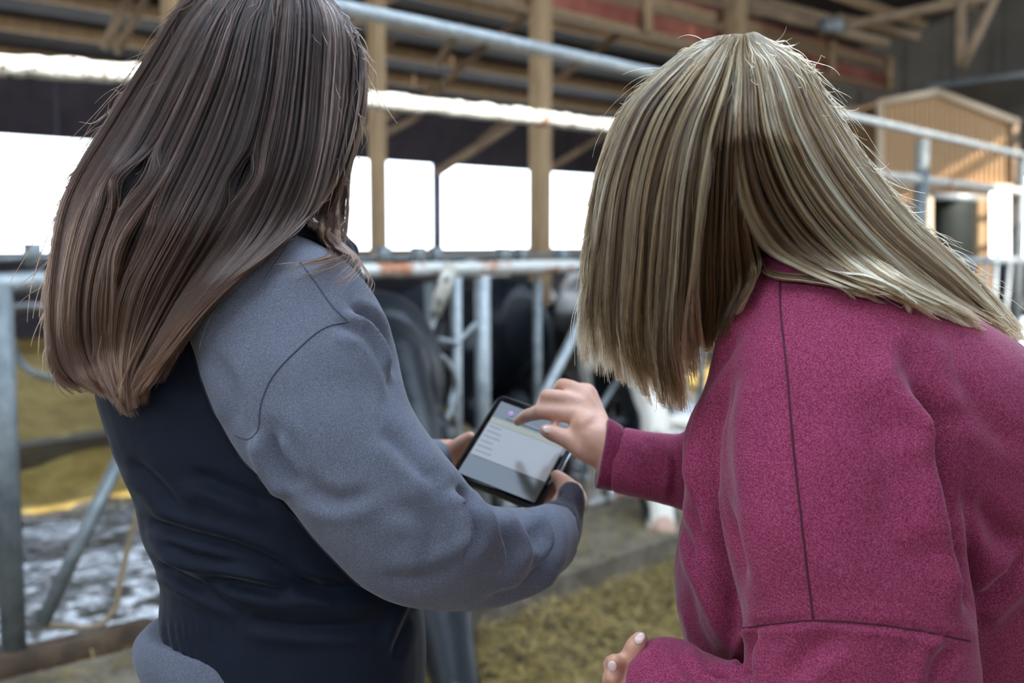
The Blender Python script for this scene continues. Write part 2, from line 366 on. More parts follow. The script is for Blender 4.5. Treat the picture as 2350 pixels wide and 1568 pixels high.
# dark roof timbers at upper right
rt = empty('truss', P(2150, 60, 11), 'dark roof truss with two thin drop braces at upper right', 'truss')
for (a, c, wd, dd) in (((1880, 75), (2270, -10), .16, 11), ((2205, 0), (2205, 150), .06, 10.6), ((2285, -10), (2210, 150), .06, 10.6), ((1700, -10), (1940, 55), .10, 11.2), ((1920, 40), (2110, 85), .08, 11.5), ((1560, -20), (2040, 100), .07, 11)):
    B(P(*a, dd)).beam(P(*a, dd), P(*c, dd), .08, wd, up=FW).out('beam', M['wood_dark'], rt)
jp = B(P(1905, 55, 10.8)); jp.beam(P(1880, 58, 10.8), P(1935, 58, 10.8), .06, .13); jp.out('joint_plate', M['galv_dull'], rt)
# ribbed lean-to ceiling at far right
lt = empty('lean_to_roof', P(2300, 220, 10.5), 'low grey ribbed lean-to roof behind the top of the tan shed', 'roof')
for k in range(12):
    y0, y1 = 182 + k*9, 190 + k*9
    B(P(2250, y0, 10.4+k*.12)).beam(P(2135+k*2, y0+12, 13.0+k*.1), P(2700, y0-38, 12.5+k*.1), .13, .05).out('rib_sheet', M['gable'], lt)
B(P(2150, 190, 10.2)).beam(P(2130, 198, 12.9), P(2700, 128, 12.4), .05, .07).out('edge_rail', M['galv_dull'], lt)
# ---------------- tan ribbed shed
SD = 12.0
shed = empty('shed', on_ground(2170, 900) * 0 + Vector((P(2170, 500, SD).x, P(2170, 500, SD).y, 0)), 'small tan ribbed metal shed with low gable and dark doorway', 'shed')
def top_y(x): return 240 + (x-2020)*(-25/130) if x < 2150 else 215 + (x-2150)*(66/180)
X = 2020
zg = 0.0
while X < 2330:
    X2 = min(X+11.5, 2330); opening = 2128 < X+6 < 2242
    def strip(xa, xb, ya, yb, d0, nm='siding_panel', m=M['shed']):
        pa, pb = P(xa, ya, d0), P(xb, ya, d0); zb = yb if yb < 10 else None
        qa, qb = P(xa, yb, d0), P(xb, yb, d0)
        back = Vector((0, .03, 0))
        # rib: raised centre
        c = (pa+pb)/2 - Vector((0, .02, 0)); cq = (qa+qb)/2 - Vector((0, .02, 0))
        b = B(pa); b.loft([[pa, pa.lerp(pb, .3), pa.lerp(pb, .38) - Vector((0,.03,0)), pa.lerp(pb, .62) - Vector((0,.03,0)), pa.lerp(pb, .7), pb, pb+back, pa+back],
                           [qa, qa.lerp(qb, .3), qa.lerp(qb, .38) - Vector((0,.03,0)), qa.lerp(qb, .62) - Vector((0,.03,0)), qa.lerp(qb, .7), qb, qb+back, qa+back]])
        b.out(nm, m, shed, smooth=False)
    ty = (top_y(X)+top_y(X2))/2
    if opening: strip(X, X2, ty, 452, SD)
    elif X > 2262: strip(X, X2, ty, 425, SD)
    else: strip(X, X2, ty, 885, SD)
    X = X2
B(P(2185, 505, SD)).beam(P(2120, 505, SD+.6), P(2255, 505, SD+.6), .03, 2.2, up=UP).out('doorway', M['dark'], shed, label='black sheet for the shade in the open doorway')  # black sheet stands in for the shade inside the shed
for (a, c, wd, m) in (((2135, 450), (2262, 456), .06, 'galv'), ((2250, 452), (2250, 885), .07, 'wood'), ((2132, 450), (2132, 885), .06, 'shed_trim'), ((2018, 236), (2150, 211), .07, 'shed_trim'), ((2150, 211), (2338, 282), .07, 'shed_trim'), ((2020, 240), (2020, 885), .06, 'shed_trim'), ((2030, 425), (2330, 430), .05, 'shed_trim'), ((2328, 280), (2328, 885), .07, 'wood_dark')):
    B(P(*a, SD-.06)).beam(P(*a, SD-.06), P(*c, SD-.06), .06, wd, up=FW.cross(RT)).out('trim_strip', M[m], shed)
sb = Vector((0, 2.2, 0)); 
for (a, c) in (((2018, 238), (2150, 213)), ((2150, 213), (2332, 282))):
    pa, pc = P(*a, SD), P(*c, SD)
    b = B(pa); b.quadbox([pa, pc, pc+sb, pa+sb] + [v + Vector((0, 0, .03)) for v in (pa, pc, pc+sb, pa+sb)]); b.out('roof_panel', M['shed'], shed, smooth=False)
tw = empty('partition_wall', P(1960, 400, 13.2), 'plain tan boarded partition left of the ribbed shed', 'partition')
for k in range(7):
    x0 = 1800 + k*32
    pa, pb, qa, qb = P(x0, 243, 13.2), P(x0+31, 243, 13.2), P(x0, 850, 13.2), P(x0+31, 850, 13.2); bk = Vector((0, .05, 0))
    B(pa).quadbox([pa, pb, qb, qa, pa+bk, pb+bk, qb+bk, qa+bk]).out('board', M['wood'], tw, smooth=False)

# ================================================================== PIPES AND FEED FENCE
def cr_tube(name, pts, r, m, parent=None, bumpy=0, seg=16, **pr):
    P_ = [Vector(p) for p in pts]
    if bumpy:
        Q = []
        for a, c in zip(P_[:-1], P_[1:]):
            k = max(2, int((c-a).length/.03)); Q += [a.lerp(c, i/k) for i in range(k)]
        Q.append(P_[-1]); P_ = Q
    b = B(P_[0]); b.pipe(P_, r, seg)
    if bumpy:
        for v in b.bm.verts:
            w_ = v.co + b.o; c0 = v.co.normalized()
            f = noise.noise(w_*14)*bumpy + noise.noise(w_*45)*bumpy*.7
            b_n = Vector((0, 0, 1)) if f > 0 else Vector((0, 0, .4))
            v.co += (b_n*.8 + N*-.5)*max(-.004, f)
    return b.out(name, m, parent, **pr)
pa = FP(-400, -232, 0); 
up1 = empty('upper_pipe', FP(800, 22, 0), 'grey galvanised pipe, the highest one slanting past both heads', 'pipe')
P1 = [FP(600, -22, 0), FP(1175, 98, 0), FP(1750, 222, 0), FP(2350, 357, 0), FP(2440, 378, 0)]
cr_tube('pipe', P1, .031, M['galv'], up1)
for t in (2,):
    q = P1[t+1] - (P1[t+1]-P1[t])*.02
    b = B(q); d_ = (P1[t+1]-P1[t]).normalized(); b.pipe([q - d_*.04, q + d_*.04], .037, 16); b.out('collar', M['galv_dull'], up1)
P2 = [FP(-250, 128, 0), FP(0, 150, 0), FP(330, 172, 0), FP(830, 228, 0), FP(1240, 271, 0)]
P2b = [FP(1250, 273, 0), FP(1500, 303, 0), FP(2020, 402, 0), FP(2175, 420, 0)]
P2c = [FP(2175, 420, 0), FP(2350, 441, 0), FP(2560, 466, 0)]
low = empty('crusted_pipe', P2[2], 'white-crusted sunlit pipe below the galvanised one', 'pipe')
cr_tube('pipe', P2, .036, M['crust'], low, bumpy=.012)
cr_tube('pipe', P2b, .034, M['crust'], low, bumpy=.012); cr_tube('pipe', P2c, .034, M['crust'], low, bumpy=.010)
for q, d_ in ((FP(1244, 272, 0), D), (FP(2175, 420, 0), D), (FP(2030, 404, 0), D)):
    b = B(q); b.pipe([q - d_*.03, q - d_*.01, q + d_*.01, q + d_*.03], .042, 16); b.out('coupling', M['rust'], low)
# debris hanging on the left length of crusted pipe
fence = empty('headlock_fence', F(0, 0, 0), 'galvanised and rusty headlock feed fence with slanting stanchions', 'fence')
def fp(px, py): return FP(px, py, 0)
cr_tube('top_rail', [FP(-500, 672, 0), fp(0, 652), fp(110, 645)], .036, M['galv'], fence, bumpy=.004)
cr_tube('top_rail', [fp(110, 645), fp(820, 622), fp(1020, 618), fp(1320, 611)], .034, M['rust'], fence, bumpy=.004, label='rust-stained pale rail')
cr_tube('top_rail', [fp(1320, 611), fp(1800, 603), fp(2350, 597), fp(2600, 596)], .034, M['galv'], fence, bumpy=.004)
cr_tube('upper_rod', [FP(700, 597, .1), FP(1350, 584, .1)], .012, M['galv_dull'], fence)
cr_tube('upper_rod', [FP(-100, 600, .1), FP(200, 590, .1)], .012, M['galv_dull'], fence)
sB = on_plane(1340, 1190, 0)[1]
cr_tube('bottom_rail', [F(-4, 0, .155), F(18, 0, .155)], .02, M['rust'], fence)
def vpost(pt, pb, r, m='galv', nm='post', **k): return cr_tube(nm, [pt, (pt+pb)/2, pb], r, M[m], fence, **k)
s0, _ = on_plane(22, 900, 0)
vpost(F(s0-.02, 0, 1.41), F(s0-.02, 0, .1), .040, 'galv_dull')
s1, _ = on_plane(1107, 700, 0); vpost(F(s1, 0, 1.38), F(s1, 0, .1), .037, 'galv')
s2, _ = on_plane(1047, 700, 0); vpost(F(s2, 0, 1.38), F(s2, 0, .2), .026, 'galv')
s3, _ = on_plane(2112, 500, 0); zz = on_plane(2112, 320, 0)[1]
vpost(F(s3, 0, zz), F(s3, 0, .1), .055, 'galv_dull')
s4, _ = on_plane(2340, 500, 0); vpost(F(s4, 0, on_plane(2340, 352, 0)[1]), F(s4, 0, .1), .045, 'galv_dull')
# slanting lock bars; plates at the top
cr_tube('lock_bar', [FP(1022, 640, -.05), FP(940, 880, -.05), FP(880, 1040, -.05)], .024, M['galv'], fence)
cr_tube('lock_bar', [FP(1352, 700, -.05), FP(1250, 905, -.05), FP(1180, 1060, -.05)], .026, M['galv'], fence)
cr_tube('lock_bar', [FP(1440, 840, -.04), FP(1350, 980, -.04), FP(1330, 1190, -.04)], .018, M['galv_dull'], fence)
cr_tube('lock_bar', [FP(283, 1035, -.06), FP(95, 1435, -.06)], .024, M['galv_dull'], fence, label='dark slanting bar with a pale edge')
a, c = FP(1036, 606, -.09), FP(997, 722, -.09); B(a).beam(a, c, .016, .072, up=D).out('latch_plate', M['plate'], fence)
for yy in (640, 690, 712):
    q = FP(1036 - (yy-606)*.336, yy, -.104); b = B(q); b.pipe([q, q - N*.012], .011, 10); b.out('bolt', M['galv_dull'], fence)
a, c = FP(1385, 600, -.06), FP(1352, 705, -.06); B(a).beam(a, c, .016, .07, up=D).out('latch_plate', M['plate'], fence)
cr_tube('neck_loop', bez([FP(975, 798, -.03), FP(1010, 815, -.03), FP(1038, 850, -.03), FP(1048, 900, -.03), FP(1015, 985, -.03)], 6), .013, M['galv'], fence)
cr_tube('brace_rod', [FP(1005, 778, -.02), FP(1048, 788, -.02), FP(1092, 742, -.02)], .011, M['galv'], fence)
cr_tube('brace_rod', [FP(1045, 880, 0), FP(1030, 930, -.02), FP(1060, 1000, 0)], .014, M['galv'], fence)
a = FP(1022, 985, -.04); B(a).beam(a, a - Vector((0, 0, .11)), .02, .09, up=D).out('pivot_plate', M['plate'], fence)
cr_tube('hinge_post', [fp(1340, 1100), fp(1335, 1215)], .03, M['wood_dark'], fence); cr_tube('hinge_post', [fp(1390, 1050), fp(1388, 1190)], .022, M['galv_dull'], fence)
for k in range(9):
    s_ = s1 + 1.9 + k*.62
    cr_tube('stanchion', [F(s_, 0, 1.38), F(s_, 0, .2)], .022, M['galv'], fence)
    cr_tube('stanchion', [F(s_+.30, -.03, 1.38), F(s_+.12, -.03, .25)], .02, M['galv'], fence)
for k in range(3):
    s_ = s0 + .85 + k*.75; cr_tube('stanchion', [F(s_+.3, .02, 1.36), F(s_+.3, .02, .2)], .022, M['galv_dull'], fence)
# small brackets standing on the rail, outlined by the daylight
for px in (960, 1000, 1155, 1195, 880, 1290, 75, 2190, 2290):
    q = FP(px, 590, .02); B(q).beam(q - Vector((0, 0, .03)), q + Vector((0, 0, .045)), .05, .04 + .03*random.random(), up=D).out('bracket', M['galv_dull'], fence)
hose = cr_tube('hose', bez([FP(322, 1160, -.02), FP(298, 1240, 0), FP(275, 1340, 0), FP(262, 1400, .0), FP(215, 1440, .02), FP(105, 1436, .05)], 8), .011, M['hose'])
hose['label'] = 'thin tan hose hanging down beside the slanting bar'; hose['category'] = 'hose'
pl = B(on_ground(0, 1535, .16)); a = on_ground(-60, 1548, .16); c = on_ground(345, 1452, .16)
pl.beam(a, c, .07, .10); o = pl.out('plank', M['plank']); o['label'] = 'brown plank lying along the foot of the left post'; o['category'] = 'plank'
# stall divider loops on the bedding
for k in range(5):
    s_ = on_plane(130, 850, NB+1.0)[0] + (k-1)*1.15
    pts = bez([F(s_, NB+.25, .2), F(s_, NB+.28, .75), F(s_, NB+.5, 1.0), F(s_, NB+1.6, 1.02), F(s_, NB+1.75, .8), F(s_, NB+1.5, .55), F(s_, NB+.9, .5), F(s_, NB+.3, .48)], 5)
    o = cr_tube('stall_divider', pts, .028, M['galv_dull'])
    o['label'] = 'bent steel stall loop on the straw, ' + ('first, hidden left of the big left fence post', 'second, just right of the big left fence post', 'third, behind the brown-haired woman', 'fourth, behind the grey shoulder', 'fifth, beyond the latch plate')[k]; o['category'] = 'stall divider'; o['group'] = 'stall divider loops'
rail = cr_tube('stall_rail', [F(-8, N_WALL-1.1, 1.25), F(22, N_WALL-1.1, 1.25)], .035, M['galv_dull'])
rail['label'] = 'long horizontal stall rail just below the bright window openings'; rail['category'] = 'rail'

# ================================================================== COWS
def remesh(me, vox, smooth_it=3, fac=.5):
    o = bpy.data.objects.new('tmp', me); COL.objects.link(o)
    r = o.modifiers.new('r', 'REMESH'); r.mode = 'VOXEL'; r.voxel_size = vox; r.use_smooth_shade = True
    if smooth_it: s_ = o.modifiers.new('s', 'SMOOTH'); s_.iterations = smooth_it; s_.factor = fac
    dg = bpy.context.evaluated_depsgraph_get(); dg.update()
    m2 = bpy.data.meshes.new_from_object(o.evaluated_get(dg)); bpy.data.objects.remove(o); bpy.data.meshes.remove(me)
    m2.materials.clear(); return m2
def ell(c, a, b_, k=20): return [Vector(c) + Vector(a)*math.cos(2*math.pi*i/k) + Vector(b_)*math.sin(2*math.pi*i/k) for i in range(k)]
def cow_mesh():
    b = B()
    def body(st): b.loft([ell((x, 0, z), (0, w_, 0), (t_*h, 0, h)) for x, z, w_, h, t_ in st])
    body([(-1.62, 1.22, .07, .10, 0), (-1.55, 1.15, .20, .24, 0), (-1.4, 1.08, .27, .33, 0), (-1.1, 1.03, .30, .37, 0), (-.7, .98, .36, .42, 0), (-.3, 1.0, .33, .40, 0), (0, 1.05, .27, .37, 0), (.12, 1.05, .2, .3, 0)])
    body([(-.05, 1.10, .19, .30, 0), (.2, 1.02, .15, .24, .4), (.45, .84, .12, .20, .6), (.68, .62, .10, .17, .8), (.80, .50, .08, .13, .9)])
    b.loft([ell(c, (0, w_, 0), Vector((.62, 0, .78))*h) for c, w_, h in (((.66, 0, .66), .07, .08), ((.72, 0, .58), .115, .125), ((.84, 0, .44), .12, .13), ((.96, 0, .30), .085, .105), ((1.06, 0, .18), .075, .085), ((1.14, 0, .09), .08, .075), ((1.18, 0, .05), .05, .05))])
    for sx in (-1, 1):
        b.tube([(.06, .17*sx, .85), (.04, .17*sx, .5), (.05, .17*sx, .42), (.04, .17*sx, .1)], [.12, .07, .065, .045], 12)
        b.tube([(-1.3, .19*sx, 1.0), (-1.28, .2*sx, .68), (-1.48, .2*sx, .5), (-1.42, .2*sx, .1)], [.2, .14, .07, .045], 12)
        b.tube([(.04, .17*sx, .1), (.09, .17*sx, .04)], [.052, .06], 10); b.tube([(-1.42, .2*sx, .1), (-1.38, .2*sx, .04)], [.052, .06], 10)
        b.tube([(.68, .10*sx, .64), (.66, .2*sx, .63), (.64, .27*sx, .60)], [.025, .05, .018], 10)
    b.tube([(-1.05, 0, .72), (-1.15, 0, .60)], [.16, .12], 12)
    b.tube(bez([(-1.6, 0, 1.3), (-1.72, 0, 1.1), (-1.7, 0, .7), (-1.68, 0, .45)], 4), [.035]*9 + [.02, .02, .03, .05], 8)
    return remesh(bm_mesh(b.bm), .018, 4)
CM = cow_mesh()
def cow_mat(name, seed, thr, glossy=.38):
    m = bpy.data.materials.new(name); m.use_nodes = True; n = m.node_tree.nodes; l = m.node_tree.links; b = n['Principled BSDF']
    t = n.new('ShaderNodeTexCoord'); mp = n.new('ShaderNodeMapping'); mp.inputs['Location'].default_value = (seed*3.1, seed*1.7, seed); l.new(t.outputs['Object'], mp.inputs[0])
    tx = n.new('ShaderNodeTexNoise'); tx.inputs['Scale'].default_value = 1.7; tx.inputs['Detail'].default_value = 1.5; l.new(mp.outputs[0], tx.inputs['Vector'])
    r = n.new('ShaderNodeValToRGB'); r.color_ramp.interpolation = 'LINEAR'; r.color_ramp.elements[0].position = thr; r.color_ramp.elements[1].position = thr+.02
    r.color_ramp.elements[0].color = (.006, .009, .014, 1); r.color_ramp.elements[1].color = (.78, .72, .62, 1)
    l.new(tx.outputs['Fac'], r.inputs[0])
    # white blaze down the face and pink muzzle, in the animal's own coordinates
    sep_ = n.new('ShaderNodeSeparateXYZ'); l.new(t.outputs['Object'], sep_.inputs[0])
    ab = n.new('ShaderNodeMath'); ab.operation = 'ABSOLUTE'; l.new(sep_.outputs['Y'], ab.inputs[0])
    lt_ = n.new('ShaderNodeMath'); lt_.operation = 'LESS_THAN'; l.new(ab.outputs[0], lt_.inputs[0]); lt_.inputs[1].default_value = .055 if thr < .7 else -1
    gx = n.new('ShaderNodeMath'); gx.operation = 'GREATER_THAN'; l.new(sep_.outputs['X'], gx.inputs[0]); gx.inputs[1].default_value = .72
    mu = n.new('ShaderNodeMath'); mu.operation = 'MULTIPLY'; l.new(lt_.outputs[0], mu.inputs[0]); l.new(gx.outputs[0], mu.inputs[1])
    mx = n.new('ShaderNodeMixRGB'); l.new(mu.outputs[0], mx.inputs[0]); l.new(r.outputs[0], mx.inputs[1]); mx.inputs[2].default_value = (.78, .72, .62, 1)
    gm = n.new('ShaderNodeMath'); gm.operation = 'GREATER_THAN'; l.new(sep_.outputs['X'], gm.inputs[0]); gm.inputs[1].default_value = 1.10
    m2 = n.new('ShaderNodeMixRGB'); l.new(gm.outputs[0], m2.inputs[0]); l.new(mx.outputs[0], m2.inputs[1]); m2.inputs[2].default_value = (.55, .33, .25, 1) if thr < .7 else (.03, .03, .035, 1)
    l.new(m2.outputs[0], b.inputs['Base Color']); b.inputs['Roughness'].default_value = glossy; b.inputs['Specular IOR Level'].default_value = .35
    return m
CMATS = [cow_mat('black_coat', 1.0, .95), cow_mat('black_and_white_coat', 2.3, .52), cow_mat('mostly_black_coat', 4.2, .60)]
def cow(loc, ang, mi, label, scale=1.0, smooth=True):
    me = CM.copy(); me.materials.append(CMATS[mi]); o = link('cow', me, None, None)
    o.location = loc; o.rotation_euler = (0, 0, ang); o.scale = (scale,)*3
    o['label'] = label; o['category'] = 'cow'; o['group'] = 'dairy cows'
    for sx in (-1, 1):
        b = B(); b.tube([(.10, .10*sx+0, 0), (.10, .10*sx, .012)], .0, 4)
        b = B(); b.beam((.63, .235*sx, .60), (.63, .235*sx, .53), .012, .055, up=(1, 0, 0)); e = obj('ear_tag', b.bm, M['tag'], o)
    for sx in (-1, 1):
        b = B(); b.tube([(.80, .112*sx, .53), (.81, .117*sx, .52)], .018, 10); obj('eye', b.bm, M['black'], o)
    return o
A_IN = math.atan2(-N.y, -N.x)               # facing the feed alley
def cow_at(px, n, mi, label, turn=0, sc=1.0, dz=-.07):
    s_, _ = on_plane(px, 700, n); return cow(F(s_, n, dz), A_IN + turn, mi, label, sc)
cow(F(on_plane(1225, 700, .5)[0]+.05, 2.22, -.07), A_IN + math.pi + .05, 0, 'glossy black cow standing rump-first at the fence behind the tablet', 1.0)
cow_at(868, -.12, 0, 'black cow feeding with its head down in the hay below the grey sleeve', -.50, 1.06, -.16)
cow_at(1440, .26, 1, 'black and white cow eating with lowered white-blazed face beside the maroon sleeve', -.78, 1.04)
cow_at(2370, .9, 1, 'black and white cow at the right edge behind the blonde hair', .3, 1.0)
for px_, n_, mi_, tu_, lb_ in ((930, NB-.9, 1, 1.5, 'distant cow seen as a dark back left of the thin window bar'), (1185, NB-.8, 2, 1.7, 'distant dark cow back right of the thin window bar')):
    cow(F(on_plane(px_, 700, n_)[0], n_, -.03), A_IN+tu_, mi_, lb_, 1.04)

# ================================================================== HAY IN THE FEED ALLEY
def hayz(s, n):
    k = max(0, min(1, (n+2.6)/2.3)); edge = max(0, min(1, (-.64-n)/.2))
    return (.02 + .10*k + .05*noise.noise(Vector((s*1.5, n*1.5, 7))) + .05*noise.noise(Vector((s*5, n*5, 8))) + .035*noise.noise(Vector((s*14, n*14, 3))) + .012*noise.noise(Vector((s*35, n*35, 3))))*edge + .002
hb = grid(lambda u, v: (lambda s, n: F(s, n, hayz(s, n)))(-3 + u*12, -2.6 + v*2.5), 480, 110)
obj('hay', hb, M['hay'], kind='stuff', label='loose yellow-brown hay heaped along the feed fence', category='hay')
bm = bmesh.new()
vs = []; fs = []
for i in range(26000):
    s_ = rng.uniform(-2.5, 8); n_ = rng.uniform(-2.5, -.12); L = rng.uniform(.03, .11); a_ = rng.uniform(0, 6.28); el = rng.normal(0, .35)
    c = F(s_, n_, (hayz(s_, n_) if n_ < -.66 else .13) + .008 + abs(rng.normal(0, .01))); dv = Vector((math.cos(a_)*math.cos(el), math.sin(a_)*math.cos(el), math.sin(el)))*L/2
    sd = Vector((-math.sin(a_), math.cos(a_), 0))*rng.uniform(.0012, .003); bend = Vector((0, 0, rng.uniform(0, .012)))
    k = len(vs); vs += [c-dv-sd, c-dv+sd, c+bend+sd, c+bend-sd, c+dv]
    fs += [(k, k+1, k+2, k+3), (k+3, k+2, k+4)]
me = bpy.data.meshes.new('m'); me.from_pydata(vs, [], fs); me.update()
link('hay_stalk', me, M['straw'], None, False, kind='stuff', label='scattered pale straw stalks on top of the feed hay', category='straw')
# ================================================================== PEOPLE
def rings_px(rs, shrink=1.0, k=36, p=2.2):
    C_, A_, T_ = [], [], []
    for r in rs:
        l_, r_ = r[0], r[1]; d0 = r[2]; d1 = r[4] if len(r) > 4 else d0
        a, b = P(l_[0], l_[1], d0), P(r_[0], r_[1], d1)
        C_.append((a+b)/2); A_.append((b-a)/2*shrink); T_.append(r[3]/2*shrink)
    out = []
    for i in range(len(C_)):
        ax = (C_[min(i+1, len(C_)-1)] - C_[max(i-1, 0)]).normalized(); a = A_[i]
        bb = a.cross(ax).normalized() * T_[i]
        ring = []
        for j in range(k):
            th = 2*math.pi*j/k; c_, s_ = math.cos(th), math.sin(th)
            ring.append(C_[i] + a*(abs(c_)**(2/p))*(1 if c_ >= 0 else -1) + bb*(abs(s_)**(2/p))*(1 if s_ >= 0 else -1))
        out.append(ring)
    return out
def dense(rs, n=4):                          # smooth in-between rings
    v = [np.array([*r[0], *r[1], r[2], r[3], r[4] if len(r) > 4 else r[2]], float) for r in rs]
    q = [2*v[0]-v[1]] + v + [2*v[-1]-v[-2]]; o = []
    for i in range(1, len(q)-2):
        for k in range(n):
            t = k/n; o.append(.5*((2*q[i]) + (q[i+1]-q[i-1])*t + (2*q[i-1]-5*q[i]+4*q[i+1]-q[i+2])*t*t + (3*q[i]-q[i-1]-3*q[i+1]+q[i+2])*t**3))
    o.append(v[-1]); return [((x[0], x[1]), (x[2], x[3]), x[4], max(.02, x[5]), x[6]) for x in o]
def pv(co):
    q = co - np.array(EYE); z = q @ np.array(FW)
    return CX + q @ np.array(RT)/z*FPX, CY - q @ np.array(UP)/z*FPX
def catpx(pts, n=8):
    return np.array([(v.x, v.y) for v in bez([Vector((x, y, 0)) for x, y in pts], n)])
def sculpt(me, folds, nz=((9, .0030), (26, .0010)), off=0):
    n = len(me.vertices); co = np.empty(n*3); no = np.empty(n*3)
    me.vertices.foreach_get('co', co); me.vertex_normals.foreach_get('vector', no); co = co.reshape(-1, 3); no = no.reshape(-1, 3)
    px, py = pv(co); view = np.array(EYE) - co; view /= np.linalg.norm(view, axis=1)[:, None]
    facing = np.clip((no*view).sum(1)*3 + .15, 0, 1); dsp = np.zeros(n)
    for pts, amp, wd in folds:
        amp *= 1.5
        c = catpx(pts); best = np.full(n, 1e9); sgn = np.zeros(n); tt = np.zeros(n)
        bx = (px > c[:,0].min()-4*wd) & (px < c[:,0].max()+4*wd) & (py > c[:,1].min()-4*wd) & (py < c[:,1].max()+4*wd)
        ix = np.nonzero(bx)[0]
        if not len(ix): continue
        X, Y = px[ix], py[ix]; bb = best[ix]; sg = sgn[ix]; t_ = tt[ix]; m = len(c)-1
        for i in range(m):
            a, d = c[i], c[i+1]-c[i]; L2 = (d*d).sum()+1e-9
            u = np.clip(((X-a[0])*d[0] + (Y-a[1])*d[1])/L2, 0, 1)
            dx, dy = X-a[0]-u*d[0], Y-a[1]-u*d[1]; ds = np.hypot(dx, dy); k = ds < bb
            bb = np.where(k, ds, bb); sg = np.where(k, np.sign(d[0]*dy - d[1]*dx), sg); t_ = np.where(k, (i+u)/m, t_)
        fade = np.clip(np.sin(np.pi*np.clip(t_, .02, .98))*1.6, 0, 1)
        g = -np.exp(-(bb/wd)**2) + .55*np.exp(-((bb-1.7*wd)/(1.2*wd))**2)*(1 + .5*sg)
        dsp[ix] += amp*g*fade*facing[ix]
    for sc_, am in nz:
        dsp += am*np.array([noise.noise(Vector(c_)*sc_ + Vector((off, 0, 0))) for c_ in co])
    co += no*dsp[:, None]; me.vertices.foreach_set('co', co.ravel()); me.update()
def world_bvh(objs):
    vs, fs, k = [], [], 0
    for o in objs:
        off = parent_world(o); vs += [v.co + off for v in o.data.vertices]; fs += [[i+k for i in p.vertices] for p in o.data.polygons]; k = len(vs)
    return BVHTree.FromPolygons(vs, fs)
def hitd(bvh, px, py, dmax=4):
    r = ray(px, py); L = r.length; h = bvh.ray_cast(EYE, r/L, dmax)
    return (h[3]/L) if h[0] is not None else None
def shift(me, org):
    me.transform(Matrix.Translation(-Vector(org)))
def seam(bvh, pts, r, name, m, parent, n=10, lift=0.0):
    q = []
    for x, y in catpx(pts, n):
        d = hitd(bvh, x, y)
        if d: q.append(P(x, y, d - lift))
    if len(q) > 3:
        for _ in range(2): q = [q[0]] + [(q[i-1]+q[i]*2+q[i+1])/4 for i in range(1, len(q)-1)] + [q[-1]]
        return B(q[0]).tube(q, r, 6).out(name, m, parent)
def head_into(b, c, fwd, up, s=1.0):
    f = Vector(fwd).normalized(); u = Vector(up); u = (u - f*u.dot(f)).normalized(); r = f.cross(u)
    def L(x, y, z): return Vector(c) + (r*x + f*y + u*z)*s
    prof = [(-.118, .030, .055, .030), (-.108, .046, .058, .044), (-.09, .057, .045, .062), (-.06, .066, .030, .078), (-.03, .071, .012, .090), (0, .075, 0, .097), (.035, .077, -.004, .099), (.065, .073, -.006, .094), (.09, .060, -.008, .078), (.108, .040, -.008, .052), (.116, .015, -.008, .02)]
    b.loft([[L(hw*math.cos(t), cy + hd*math.sin(t), z) for t in [2*math.pi*k/28 for k in range(28)]] for z, hw, cy, hd in prof])
    b.tube([L(0, .090, .012), L(0, .104, -.015), L(0, .113, -.032)], [.009, .012, .0145], 10)
    for sx in (-1, 1):
        b.tube([L(.010*sx, .100, -.034), L(.014*sx, .098, -.036)], .008, 8)
        b.tube([L(.076*sx, .005, .018), L(.083*sx, -.004, .022), L(.085*sx, -.008, .0), L(.077*sx, .004, -.026)], [.008, .010, .009, .007], 8)
        b.tube([L(.022*sx, .088, .022), L(.045*sx, .080, .020)], .009, 8)
    b.tube([L(-.018, .090, -.062), L(0, .098, -.062), L(.018, .090, -.062)], [.006, .009, .006], 8)
    return L
def face_parts(L, par):
    for sx in (-1, 1):
        b = B(); b = B(L(.032*sx, .082, .004)); b.tube([L(.031*sx, .083, .004), L(.033*sx, .083, .004)], .0115, 12); e = b.out('eye', M['eye'], par)
        b = B(L(.032*sx, .09, .003)); b.tube([L(.032*sx, .0915, .002), L(.032*sx, .0935, .002)], .005, 10); b.out('iris', M['iris'], e)
        b = B(L(.032*sx, .09, .03)); b.tube([L(.018*sx, .094, .024), L(.033*sx, .092, .030), L(.048*sx, .080, .024)], .0028, 6); b.out('eyebrow', M['iris'], par)
    b = B(L(0, .1, -.062)); b.tube([L(-.022, .092, -.064), L(-.008, .1025, -.060), L(0, .1045, -.062), L(.008, .1025, -.060), L(.022, .092, -.064)], [.0025, .005, .0055, .005, .0025], 8); b.out('lips', M['lip'], par)
def finger(b, pts, rad): b.tube([P(*p) for p in pts], rad, 12)
def person(name_label, b_mesh, org, group=None):
    me = remesh(b_mesh, .0034, 3, .5); shift(me, org)
    o = link('person', me, M['skin']); o.location = org; o['label'] = name_label; o['category'] = 'person'
    return o
def cloth(name, b, m, par, vox=.0045, it=6, folds=(), nz=((9, .0030), (26, .0010)), off=0, **pr):
    me = remesh(bm_mesh(b.bm), vox, it, .6); sculpt(me, folds, nz, off); org = parent_world(par); shift(me, org)
    return link(name, me, m, par, **pr)
def nail(c, up, a, par):
    b = B(c); u = Vector(up).normalized(); t = Vector(a).normalized(); s_ = u.cross(t).normalized()
    b.loft([[Vector(c) + (t*math.cos(k)*.0062*q + s_*math.sin(k)*.0048*q) + u*h for k in [2*math.pi*i/14 for i in range(14)]] for h, q in ((-.002, 1), (.0006, 1), (.0016, .75), (.0020, .3))])
    b.out('fingernail', M['nail'], par)

